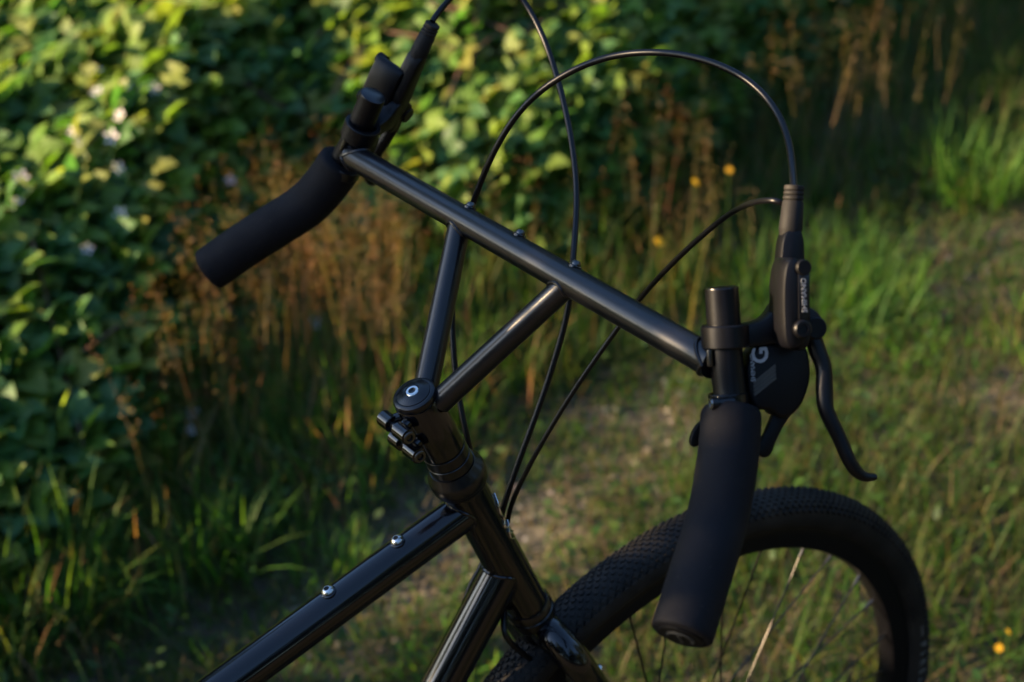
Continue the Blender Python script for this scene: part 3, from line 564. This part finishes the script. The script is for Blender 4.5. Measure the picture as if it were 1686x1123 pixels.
# top cap
mb = MB(); mb.lathe(S0-U*0.0075, U, [(0, 0.0150), (0, 0.0168), (0.0012, 0.0174), (0.0040, 0.0174), (0.0055, 0.0168), (0.0064, 0.0154), (0.0066, 0.0140), (0.0063, 0.0138), (0.0063, 0.0136), (0.0069, 0.0134), (0.0083, 0.0100), (0.0092, 0.0068), (0.0093, 0.0060), (0.0080, 0.0058), (0.0080, 0.0001)], 64, cap=False)
tc_ = mb.build('top_cap', M['anod'], bike)
mb = MB(); mb.lathe(S0+U*0.0004, U, [(-0.002, 0.0054), (0.0010, 0.0054), (0.0016, 0.0048), (0.0016, 0.0030), (-0.001, 0.0028), (-0.001, 0.0001)], 32, cap=False); mb.build('cap_bolt', M['steel'], tc_)

# --- handlebar: crossbar, two bent ends, two struts
GRIP = {-1: [(-0.1607, -0.2405, 1.0399), (-0.1771, -0.2583, 1.0198), (-0.2002, -0.2772, 0.9923), (-0.2279, -0.2974, 0.9788), (-0.2623, -0.32, 0.9561)],
        1: [(-0.186, 0.2563, 1.0414), (-0.1965, 0.2654, 1.0212), (-0.2145, 0.2774, 0.9988), (-0.2428, 0.2912, 0.9802), (-0.2685, 0.3046, 0.9633), (-0.2972, 0.3178, 0.9435)]}
STUB = {-1: [(-0.1447, -0.2079, 1.111), (-0.1538, -0.2257, 1.0695), (-0.1607, -0.2405, 1.0399)], 1: [(-0.1657, 0.2262, 1.1064), (-0.1781, 0.2433, 1.0647), (-0.186, 0.2563, 1.0414)]}
XL, XR = V((-0.1854, 0.2364, 1.0528)), V((-0.1605, -0.2216, 1.0661))
mb = MB(); mb.tube([XL, (XL+XR)/2, XR], 0.0111, 48); cross = mb.build('crossbar', M['flake'], bike)
XD = (XR-XL).normalized()
def xpoint(y): t = (y-XL.y)/(XR.y-XL.y); return XL+(XR-XL)*t
for s, jy, ang in ((1, 0.072, 0), (-1, -0.068, 0)):
    J = xpoint(jy); Bp = L(0.012, s*0.010, -0.016); d = (Bp-J).normalized()
    mb = MB(); mb.tube([J, Bp], [0.0092, 0.0098], 40); st_ = mb.build('handlebar_strut', M['flake'], bike)
    mb = MB(); weld(mb, J, d, 0.0093, 0.0016, axis=XD, ra=0.0111); mb.build('weld_bead', M['flake'], st_)
for s in (1, -1):
    pts = [V(p) for p in STUB[s]]; g = [V(p) for p in GRIP[s]]
    a = (pts[0]-pts[1]).normalized(); path = [pts[0]]+spline([pts[0], pts[1], pts[2]]+g[1:], 6)[1:]
    mb = MB(); mb.tube(path[:-2], 0.0111, 40, cap=False); bend = mb.build('bar_end', M['satin'], bike)
    ax = (path[0]-path[1]).normalized()
    mb = MB(); mb.lathe(path[0], ax, [(-0.006, 0.0100), (-0.0002, 0.0111), (0.0006, 0.0109), (0.0010, 0.0100), (0.0011, 0.0001)], 40, cap=False); mb.build('end_plug', M['anod'], bend)
    mb = MB(); weld(mb, XR if s < 0 else XL, -XD if s < 0 else XD, 0.0111, 0.0015, axis=(pts[0]-pts[2]), ra=0.0111); mb.build('weld_bead', M['flake'], bend)
    gp = spline(g, 8); n = len(gp); rad = [0.0200]*n; rad[0] = 0.0182; rad[1] = 0.0196
    gp2 = [gp[0]-(gp[1]-gp[0]).normalized()*0.0012]+gp; rad = [0.0150]+rad
    e = (gp[-1]-gp[-2]).normalized(); gp2 += [gp[-1]+e*0.0012, gp[-1]+e*0.0020]; rad += [0.0192, 0.0178]
    mb = MB(); mb.tube(gp2, rad, 56); gr = mb.build('foam_grip', M['foam'], bend, ang=50)
    mb = MB(); mb.lathe(gp[-1]+e*0.0018, e, [(-0.002, 0.0146), (0.0008, 0.0146), (0.0016, 0.0138), (0.0018, 0.0001)], 40, cap=False); pl = mb.build('bar_plug', M['plastic'], gr)
    # small moulded mark on the plug: an arc and a slanted stroke
    x = e.orthogonal().normalized(); y = e.cross(x)
    mb = MB(); mb.tube([gp[-1]+e*0.0038+x*(0.0085*math.cos(t))+y*(0.0085*math.sin(t)) for t in np.linspace(0.2, 3.6, 16)], (0.0009, 0.0012), 6)
    mb.tube([gp[-1]+e*0.0038+x*0.004-y*0.004, gp[-1]+e*0.0038-x*0.004+y*0.005], 0.0012, 6); mb.build('plug_mark', M['dimprint'], pl)
# rack bolts on the crossbar's front side
for y_ in (0.0600, -0.0055, -0.0735):
    c = L(0.1265, y_, 0.0585); q = xpoint(c.y); n_ = Ws*0.80+U*0.60; n_ -= XD*n_.dot(XD); n_.normalize()
    boss(cross, q+n_*0.0108, n_, 0.0052); button_bolt(cross, q+n_*0.0120, n_, 0.0038, 0.0034, 'dsteel')

# --- text helper
def text(s, size, O, xd, yd, name, m, parent, depth=0.00015, bold=0.0):
    cu = bpy.data.curves.new(name, 'FONT'); cu.body = s; cu.size = size; cu.extrude = depth; cu.align_x = 'CENTER'; cu.align_y = 'CENTER'; cu.offset = bold; cu.resolution_u = 3
    o = bpy.data.objects.new(name, cu); sc.collection.objects.link(o); dg = bpy.context.evaluated_depsgraph_get(); me = bpy.data.meshes.new_from_object(o.evaluated_get(dg))
    bpy.data.objects.remove(o); xd = V(xd).normalized(); yd = V(yd); yd = (yd-xd*yd.dot(xd)).normalized(); zd = xd.cross(yd)
    me.transform(Matrix(((xd.x, yd.x, zd.x, O[0]), (xd.y, yd.y, zd.y, O[1]), (xd.z, yd.z, zd.z, O[2]), (0, 0, 0, 1))))
    me.name = name; me.materials.clear(); return link(name, me, M[m], parent, False)

# --- brake lever and shifter units in their own (a, b, c) frame
Oc = (0.1399, -0.2271, 0.0687); Aa = V((0.54508886, 0.36005869, 0.75712342)); Ab = V((0.82300453, -0.40195848, -0.40136383)); Ac = V((0.15981765, 0.84189495, -0.51543303))
def unit(side):
    def G(a, b, c):
        l = V(Oc)+Aa*a+Ab*b+Ac*c; return L(l.x, l.y if side < 0 else -l.y, l.z)
    O_ = G(0, 0, 0); ax = (G(1, 0, 0)-O_).normalized(); bx = (G(0, 1, 0)-O_).normalized(); cx = (G(0, 0, 1)-O_).normalized()
    def prism(mb, poly, c0, c1, ch=0.0012):
        n = len(poly); P = [V((p[0], p[1], 0)) for p in poly]; ar = sum(P[i].x*P[(i+1) % n].y-P[(i+1) % n].x*P[i].y for i in range(n))
        if ar < 0: P.reverse()
        ins = []
        for i in range(n):
            d1 = (P[i]-P[i-1]).normalized(); d2 = (P[(i+1) % n]-P[i]).normalized(); n1 = V((-d1.y, d1.x, 0)); n2 = V((-d2.y, d2.x, 0)); b_ = n1+n2
            ins.append(b_/max(0.35, b_.dot(n1)) if b_.length > 1e-6 else n1)
        rings = []
        for (c, k) in ((c0, 1.0), (c0+ch*0.3, 0.3), (c0+ch, 0.0), (c1-ch, 0.0), (c1-ch*0.3, 0.3), (c1, 1.0)):
            rings.append([G(P[i].x+ins[i].x*ch*k, P[i].y+ins[i].y*ch*k, c) for i in range(n)])
        vs = [p for r in rings for p in r]; fs = [(i*n+k, i*n+(k+1) % n, (i+1)*n+(k+1) % n, (i+1)*n+k) for i in range(5) for k in range(n)]
        fs += [tuple(reversed(range(n))), tuple(5*n+k for k in range(n))]; mb.add(vs, fs)
    def smooth(poly, it=2):
        for _ in range(it):
            q = []
            for i in range(len(poly)):
                p, r = poly[i], poly[(i+1) % len(poly)]; q += [(p[0]*.75+r[0]*.25, p[1]*.75+r[1]*.25), (p[0]*.25+r[0]*.75, p[1]*.25+r[1]*.75)]
            poly = q
        return poly
    lev = empty('brake_lever', O_, parent=bike)
    lev_inv = Matrix.Translation(-O_)
    def B(mb, name, m, parent, **k):
        mb.v = [tuple(V(p)-O_) if parent is lev else tuple(V(p)) for p in mb.v]; return mb.build(name, m, parent, **k)
    # body as one mesh: master cylinder, reservoir, arm and clamp
    mb = MB()
    prism(mb, smooth([(.0650, .0412), (.0394, .0372), (.022, .0345), (.0, .0355), (-.0156, .0395), (-.0175, .046), (-.0160, .0535), (.009, .0560), (.028, .0565), (.041, .0555), (.0650, .0558)], 2), -0.0070, 0.0080, 0.003)
    prism(mb, [(p[0]+.0028, p[1]-.0104) for p in smooth([(.0436, .0455), (.0425, .0530), (.036, .0585), (.005, .0580), (-.004, .0570), (-.015, .0540), (-.0165, .0405), (.010, .0400), (.033, .0415)], 2)], -0.0290, 0.000, 0.0035)
    prism(mb, smooth([(.0040, .006), (.0034, .013), (.0046, .0212), (.0086, .0285), (.0165, .0335), (.0200, .042), (-.010, .044), (-.0102, .0300), (-.0118, .012), (-.0110, .006)], 1), -0.0090, 0.0085, 0.0018)
    prism(mb, smooth([(.036, .0370), (.036, .0500), (.0, .0520), (-.0150, .0500), (-.0150, .0370)], 2), -0.0215, 0.002, 0.003)
    body = B(mb, 'lever_body', M['satin'], lev, ang=40)
    mb = MB(); mb.lathe(G(-.0112, 0, 0), ax, [(0, .0115), (0, .0152), (.0010, .0160), (.0142, .0160), (.0152, .0152), (.0152, .0115)], 56, cap=False); B(mb, 'bar_clamp', M['satin'], lev)
    # black cover plate with lettering, two round caps
    mb = MB(); prism(mb, [(.0393, .0406), (.0393, .0482), (.0058, .0472), (.0058, .0394)], -0.0303, -0.0285, 0.0004); B(mb, 'cover_plate', M['anod'], lev)
    mb = MB(); mb.lathe(G(.0394, .0441, -.0240), -cx, [(0, .0052), (.0070, .0052), (.0080, .0045), (.0080, .0001)], 28, cap=False); B(mb, 'plate_cap', M['plastic'], lev)
    mb = MB(); mb.lathe(G(.0000, .0411, -.0245), -cx, [(0, .0060), (.0080, .0060), (.0092, .0050), (.0092, .0030), (.0080, .0028), (.0080, .0001)], 28, cap=False); B(mb, 'plate_cap', M['satin'], lev)
    yd = -bx
    # lettering reads upward along the plate; mirrored unit reads from its own outside
    xd = ax if (ax.cross(yd)).dot(-cx) > 0 else -ax
    t = text('SHIMANO', 0.0050, G(.0215, .0437, -.0305)-O_, xd, yd, 'lettering', 'print', lev)
    # boot with ribs
    base = G(.0632, .0485, .0005); top = G(.0925, .0525, .0005); d = (top-base); Lb = d.length; d.normalize()
    mb = MB(); pr = [(-.004, .0070), (0, .0077), (.0010, .0079), (Lb*.62, .0070), (Lb*.66, .0062), (Lb*.69, .0069), (Lb*.74, .0069), (Lb*.77, .0061), (Lb*.80, .0068), (Lb*.84, .0068), (Lb*.87, .0060), (Lb*.90, .0067), (Lb*.98, .0066), (Lb, .0056), (Lb, .0030)]
    mb.lathe(base, d, pr, 40); B(mb, 'rubber_boot', M['rubber'], lev)
    # pivot and blade
    mb = MB(); mb.lathe(G(-.002, .0601, -.0095), cx, [(0, .0040), (0, .0066), (.0008, .0074), (.0182, .0074), (.019, .0066)], 32); prism(mb, smooth([(.013, .0545), (.010, .0605), (.004, .0655), (-.006, .0655), (-.010, .060), (-.010, .050), (.010, .050)], 1), -0.008, 0.008, 0.002); B(mb, 'pivot', M['satin'], lev)
    bl = spline([G(*p) for p in LEVER], 6); w = lerp_list([(.0055, .0060), (.0058, .0060), (.0054, .0058), (.0058, .0056), (.0052, .0055), (.0048, .0055), (.0046, .0055), (.0042, .0052), (.0034, .0048), (.0022, .0036)], len(bl))
    mb = MB(); mb.tube(bl, w, 24, flat=bx); B(mb, 'lever_blade', M['satin'], lev, ang=60)
    # hardware
    mb = MB(); mb.lathe(G(-.0225, -.0128, -.004), ax, [(0, .0018), (.0006, .0022), (.011, .0022), (.011, .002)], 16); B(mb, 'clamp_bolt', M['dsteel'], lev)
    if side > 0:
        for k, (word, sz) in enumerate((('SHIMANO', .0040), ('XT', .0034))):
            x_ = ax; y_ = cx if ax.cross(cx).dot(-bx) > 0 else -cx
            text(word, sz, G(.030-.004*k, .0353, -.004+.005*k)-O_, x_, y_, 'lettering', 'dimprint', lev)
    # shifter pod (right hand) or matching lockout pod (left hand)
    sh = empty('shifter', O_, parent=bike)
    def B2(mb, name, m, **k):
        mb.v = [tuple(V(p)-O_) for p in mb.v]; return mb.build(name, m, sh, **k)
    mb = MB()
    if side < 0:
        prism(mb, smooth([(-.0098, .0120), (-.0100, .052), (-.018, .0555), (-.0281, .0568), (-.0394, .0556), (-.052, .0502), (-.0605, .041), (-.0600, .032), (-.0545, .028), (-.0530, .012)], 2), -0.0060, 0.016, 0.003)
        B2(mb, 'pod_shell', M['plastic'], ang=50)
        mb = MB(); prism(mb, smooth([(-.044, .052), (-.054, .049), (-.0635, .0400), (-.0751, .0325), (-.0851, .0285), (-.0870, .0235), (-.0835, .0186), (-.078, .0190), (-.0705, .0245), (-.0600, .0300), (-.050, .034)], 1), 0.000, 0.006, 0.0015); B2(mb, 'thumb_paddle', M['plastic'])
        mb = MB(); prism(mb, smooth([(-.060, -.010), (-.066, -.017), (-.074, -.0205), (-.079, -.0190), (-.078, -.014), (-.070, -.010)], 1), 0.022, 0.027, 0.001); B2(mb, 'release_paddle', M['plastic'])
        text('G', 0.0155, G(-.0172, .0215, -.0062)-O_, ax, -bx, 'lettering', 'print', sh, 0.0003, 0.0003)
        text('SHIMANO', 0.0042, G(-.0250, .0157, -.0062)-O_, ax, -bx, 'lettering', 'print', sh, 0.0003)
        for k in range(4):
            mb = MB(); o_ = k*0.0026
            prism(mb, [(-.0345-o_, .0155), (-.0240-o_, .0310), (-.0258-o_, .0318), (-.0363-o_, .0160)], -0.0064, -0.0058, 0.0001); B2(mb, 'stripe', M['dimprint'], smooth=False)
    else:
        prism(mb, smooth([(-.012, .008), (-.012, .024), (-.020, .028), (-.034, .026), (-.046, .018), (-.048, .008)], 2), -0.0100, 0.008, 0.003); B2(mb, 'pod_shell', M['plastic'], ang=50)
    mb = MB(); mb.lathe(G(-.0500, 0, 0), ax, [(0, .0115), (0, .0128), (.0006, .0134), (.0082, .0134), (.0088, .0128), (.0088, .0115)], 48, cap=False); B2(mb, 'band_clamp', M['anod'])
    if side > 0: return
    mb = MB(); mb.lathe(G(-.0458, -.0165, -.0125), bx, [(0, .0032), (.0004, .0042), (.0040, .0042), (.0045, .0034), (.0155, .0034)], 24); B2(mb, 'clamp_barrel', M['anod'])
    mb = MB(); mb.lathe(G(-.0458, -.0167, -.0125), -bx, [(-.0005, .0036), (.0003, .0036), (.0003, .0022), (-.001, .0021)], 20, cap=False); B2(mb, 'bolt', M['steel'])
LEVER = [(-.0020, .0590, 0.0), (-.0172, .0628, -0.002), (-.0288, .0658, -0.004), (-.0437, .0650, -0.006), (-.0567, .0650, -0.008), (-.0745, .0720, -0.010), (-.0901, .0775, -0.012), (-.0990, .0830, -0.012), (-.1030, .0890, -0.012), (-.1037, .0960, -0.012)]
unit(-1); unit(1)

# --- hoses
HR = [(-0.081, -0.2023, 1.1615), (-0.0641, -0.1817, 1.1628), (-0.0457, -0.1557, 1.1728), (-0.034, -0.1235, 1.1856), (-0.0353, -0.085, 1.1962), (-0.0479, -0.0454, 1.1985), (-0.0605, -0.0112, 1.1933), (-0.0762, 0.0208, 1.1825), (-0.099, 0.0464, 1.164), (-0.1193, 0.066, 1.1393), (-0.1352, 0.0784, 1.1085), (-0.145, 0.0879, 1.0788), (-0.1517, 0.0965, 1.0505), (-0.1683, 0.0908, 1.0251), (-0.1828, 0.0806, 0.9952), (-0.1937, 0.068, 0.9652), (-0.2028, 0.0511, 0.9307), (-0.2079, 0.0347, 0.9003), (-0.2104, 0.021, 0.876), (-0.1921, 0.034, 0.7947), (-0.2011, 0.0235, 0.7533), (-0.219, 0.0255, 0.7406), (-0.2348, 0.019, 0.6989), (-0.269, 0.0232, 0.6561)]
HL = [(-0.102, 0.2291, 1.1563), (-0.0933, 0.232, 1.1625), (-0.0804, 0.2335, 1.1704), (-0.0642, 0.2342, 1.1799), (-0.0463, 0.2303, 1.1844), (-0.032, 0.2197, 1.1766), (-0.0226, 0.2068, 1.1614), (-0.0258, 0.1753, 1.1405), (-0.0337, 0.1439, 1.1154), (-0.0452, 0.1107, 1.085), (-0.0611, 0.0784, 1.052), (-0.0795, 0.0546, 1.0285), (-0.0975, 0.0338, 1.0098), (-0.107, 0.0255, 0.9774), (-0.122, 0.0206, 0.9449), (-0.1417, 0.0155, 0.908), (-0.1637, 0.0116, 0.871), (-0.1822, 0.0083, 0.8377), (-0.1941, 0.0067, 0.8126), (-0.1923, 0.0149, 0.768), (-0.1917, 0.0072, 0.7195), (-0.2111, -0.0129, 0.7131), (-0.2034, -0.0185, 0.6927), (-0.1764, -0.0084, 0.6535)]
CB = [(-0.1205, -0.2345, 1.0843), (-0.107, -0.2243, 1.1058), (-0.0947, -0.2125, 1.1205), (-0.0844, -0.1996, 1.1354), (-0.0802, -0.196, 1.1439), (-0.0815, -0.1923, 1.1479), (-0.0876, -0.1871, 1.1499), (-0.0798, -0.1581, 1.1336), (-0.0752, -0.1306, 1.1126), (-0.0801, -0.1035, 1.0828), (-0.0834, -0.0725, 1.0465), (-0.0896, -0.0428, 1.0059), (-0.1054, -0.0323, 0.9762), (-0.1281, -0.0222, 0.9401), (-0.1496, -0.0135, 0.9031), (-0.1697, -0.0061, 0.8654), (-0.1826, 0.0007, 0.8332), (-0.1849, 0.0103, 0.8062), (-0.1873, 0.0148, 0.7722), (-0.2021, 0.0237, 0.7336), (-0.2273, 0.0265, 0.6966), (-0.2529, 0.0292, 0.6592)]
def relax(P, it=2):
    P = [V(p) for p in P]
    for _ in range(it): P = [P[0]]+[P[i]*0.5+(P[i-1]+P[i+1])*0.25 for i in range(1, len(P)-1)]+[P[-1]]
    return P
for nm, P, r in (('brake_hose', HR, 0.00255), ('brake_hose', HL, 0.0026), ('shift_cable', CB, 0.0021)):
    mb = MB(); mb.tube(spline(relax(spline(P, 3), 4), 3), r, 14); mb.build(nm, M['hose'], bike, ang=80)
# head badge: thin metal script line wrapped on the front of the head tube
def badge(points, r, name, parent, m):
    mb = MB(); pts = []
    for (u_, ang) in points: pts.append(Cr+U*u_+(Wf*math.cos(ang)+YA*math.sin(ang))*0.0185)
    mb.tube(spline(pts, 5), (r, r*0.6), 8); return mb.build(name, M[m], parent)
hb = badge([(0.142, -0.25), (0.136, -0.62), (0.128, -0.82), (0.121, -0.75), (0.114, -0.98), (0.109, -0.72), (0.104, -0.9), (0.099, -0.55)], 0.0014, 'head_badge', ht, 'steel')
badge([(0.112, -0.45), (0.108, -0.75), (0.100, -0.98), (0.094, -0.75)], 0.0011, 'badge_line', hb, 'steel')

# --- fork
AX = Cr-U*0.38813+Ws*0.04306
mb = MB(); mb.lathe(Cr, U, [(-0.034, 0.012), (-0.030, 0.0185), (-0.012, 0.0175)], 40)
fork = None
for s in (-1, 1):
    p0 = Cr-U*0.020+Ys*s*0.002; p1 = Cr-U*0.024+Ys*s*0.028; p2 = Cr-U*0.045+Ys*s*0.045; p3 = Cr-U*0.10+Ys*s*0.050+Ws*0.004; p4 = Cr-U*0.25+Ys*s*0.052+Ws*0.018; p5 = AX+Ys*s*0.056
    pts = spline([p0, p1, p2, p3, p4, p5], 8); mb.tube(pts, lerp_list([0.0145, 0.0148, 0.0148, 0.0140, 0.0115, 0.0085], len(pts)), 28)
fork = mb.build('fork', M['gloss'], bike, ang=60)
for s in (-1, 1):
    button_bolt(fork, Cr-U*0.068+Ys*s*0.047+Ws*0.0150, (Ws*1.0-Ys*-s*0.25).normalized(), 0.0042, 0.0036)
    button_bolt(fork, Cr-U*0.118+Ys*s*0.050+Ws*0.0190, (Ws*1.0-Ys*-s*0.25).normalized(), 0.0042, 0.0036)

# --- wheels
RW, RT, RI = 0.35914, 0.02107, 0.2984
def wheel(name, AX, Ax_u, Ax_w, Ax_y, lettering=True):
    root = empty(name, AX, parent=bike)
    def Pt(ang, r, y=0): return Ax_u*(r*math.cos(ang))+Ax_w*(r*math.sin(ang))+Ax_y*y
    def ring(prof, n, nm, m, par, ang=40, closed=True):
        vs = []; k = len(prof)
        for i in range(n):
            a = 2*math.pi*i/n
            vs += [Pt(a, r, y) for (r, y) in prof]
        fs = [(i*k+j, i*k+(j+1) % k, ((i+1) % n)*k+(j+1) % k, ((i+1) % n)*k+j) for i in range(n) for j in range(k)]
        mb = MB(); mb.add(vs, fs); return mb.build(nm, m, par, ang=ang)
    rc = RW-RT-0.0015; pr = [(rc+RT*math.cos(t)*0.97, RT*math.sin(t)) for t in np.linspace(-2.45, 2.45, 30)]
    tyre = ring(pr, 240, 'tyre', M['rubber'], root, 60)
    # tread blocks as one joined part: rows of small lozenges, larger at the shoulders
    vs = []; fs = []; NB = 230
    rows = [(-1.16, .0034, .0030, .0016), (-.92, .0036, .0026, .0015), (-.70, .0030, .0020, .0012), (-.50, .0028, .0019, .0011), (-.30, .0028, .0018, .0010), (-.10, .0028, .0018, .0010), (.10, .0028, .0018, .0010), (.30, .0028, .0018, .0010), (.50, .0028, .0019, .0011), (.70, .0030, .0020, .0012), (.92, .0036, .0026, .0015), (1.16, .0034, .0030, .0016)]
    for j, (phi, hl, hw, ht_) in enumerate(rows):
        for i in range(NB):
            a = 2*math.pi*(i+(0.5 if j % 2 else 0.0))/NB; dl = hl*1.30/RW; dp = hw*1.05/RT; ht_ = ht_ if hl < 0 else ht_; b = len(vs)
            for hh, kk in ((-0.0008, 1.0), (ht_*1.5, 0.74)):
                for (sa, sp_) in ((-1, 0), (0, -1), (1, 0), (0, 1)):
                    r_ = RT+hh; p = phi+sp_*dp*kk; vs.append(Pt(a+sa*dl*kk, rc+r_*math.cos(p)*0.97, r_*math.sin(p)))
            fs += [(b+4, b+5, b+6, b+7)]+[(b+q, b+(q+1) % 4, b+4+(q+1) % 4, b+4+q) for q in range(4)]
    mb = MB(); mb.add(vs, fs); tr = mb.build('tread_blocks', M['rubber'], tyre, smooth=False); tr['kind'] = 'stuff'
    rim = ring([(RI, -.009), (RI+.0015, -.0115), (RI+.016, -.0135), (RI+.0235, -.0140), (RI+.0255, -.0130), (RI+.0235, -.0105), (RI+.020, -.0105), (RI+.018, 0), (RI+.020, .0105), (RI+.0235, .0105), (RI+.0255, .0130), (RI+.0235, .0140), (RI+.016, .0135), (RI+.0015, .0115), (RI, .009), (RI-.0008, 0)], 240, 'rim', M['satin'], root)
    mb = MB(); mb.lathe(Pt(0, 0, -.050), Ax_y, [(0, .006), (0, .010), (.018, .011), (.0185, .028), (.0215, .028), (.022, .013), (.078, .013), (.0785, .028), (.0815, .028), (.082, .011), (.100, .010), (.100, .006)], 40); mb.build('hub', M['anod'], root)
    N = 32
    for i in range(N):
        ar = 2*math.pi*(i+0.5)/N+0.03; side = 1 if i % 2 else -1; tw = 0.95 if (i//2) % 2 else -0.95
        h = Pt(ar+tw, .0255, side*.0300); r_ = Pt(ar, RI+0.002, side*0.002); d = (h-r_).normalized()
        mb = MB(); mb.tube([h, r_], 0.0010, 6); sp = mb.build('spoke', M['spoke'], root)
        mb = MB(); mb.tube([r_-d*0.004, r_+d*0.010, r_+d*0.014], [0.0022, 0.0018, 0.0013], 8); mb.build('nipple', M['dsteel'], sp)
    if lettering:
        # words on the near sidewall, set letter by letter along the arc
        word = 'PIRELLI'
        a0 = math.radians(LET0)
        for k, ch in enumerate(word):
            a = a0+k*0.040; phi = -1.62; r_ = RT+0.0003
            c = Pt(a, rc+r_*math.cos(phi)*0.97, r_*math.sin(phi)); xd = (Pt(a+0.01, 1)-Pt(a-0.01, 1)).normalized(); yd = (Pt(a, math.cos(phi+1.5708), math.sin(phi+1.5708)))
            text(ch, 0.0125, c, xd, yd, 'tyre_letter', 'tyreprint', tyre, 0.0002)
        a = a0-0.085; mb = MB(); mb.tube([Pt(a0-0.085+q*0.007, rc+(RT+.0002)*math.cos(-1.62)*.97, (RT+.0002)*math.sin(-1.62)) for q in range(7)], (0.0006), 6); mb.build('tyre_line', M['tyreprint'], tyre)
    return root
LET0 = 103
wheel('front_wheel', AX, U, Ws, Ys); wheel('rear_wheel', RA, V((0, 0, 1)), V((1, 0, 0)), YA, False)
print('tris', sum(len(o.data.polygons) for o in sc.objects if o.type == 'MESH'))
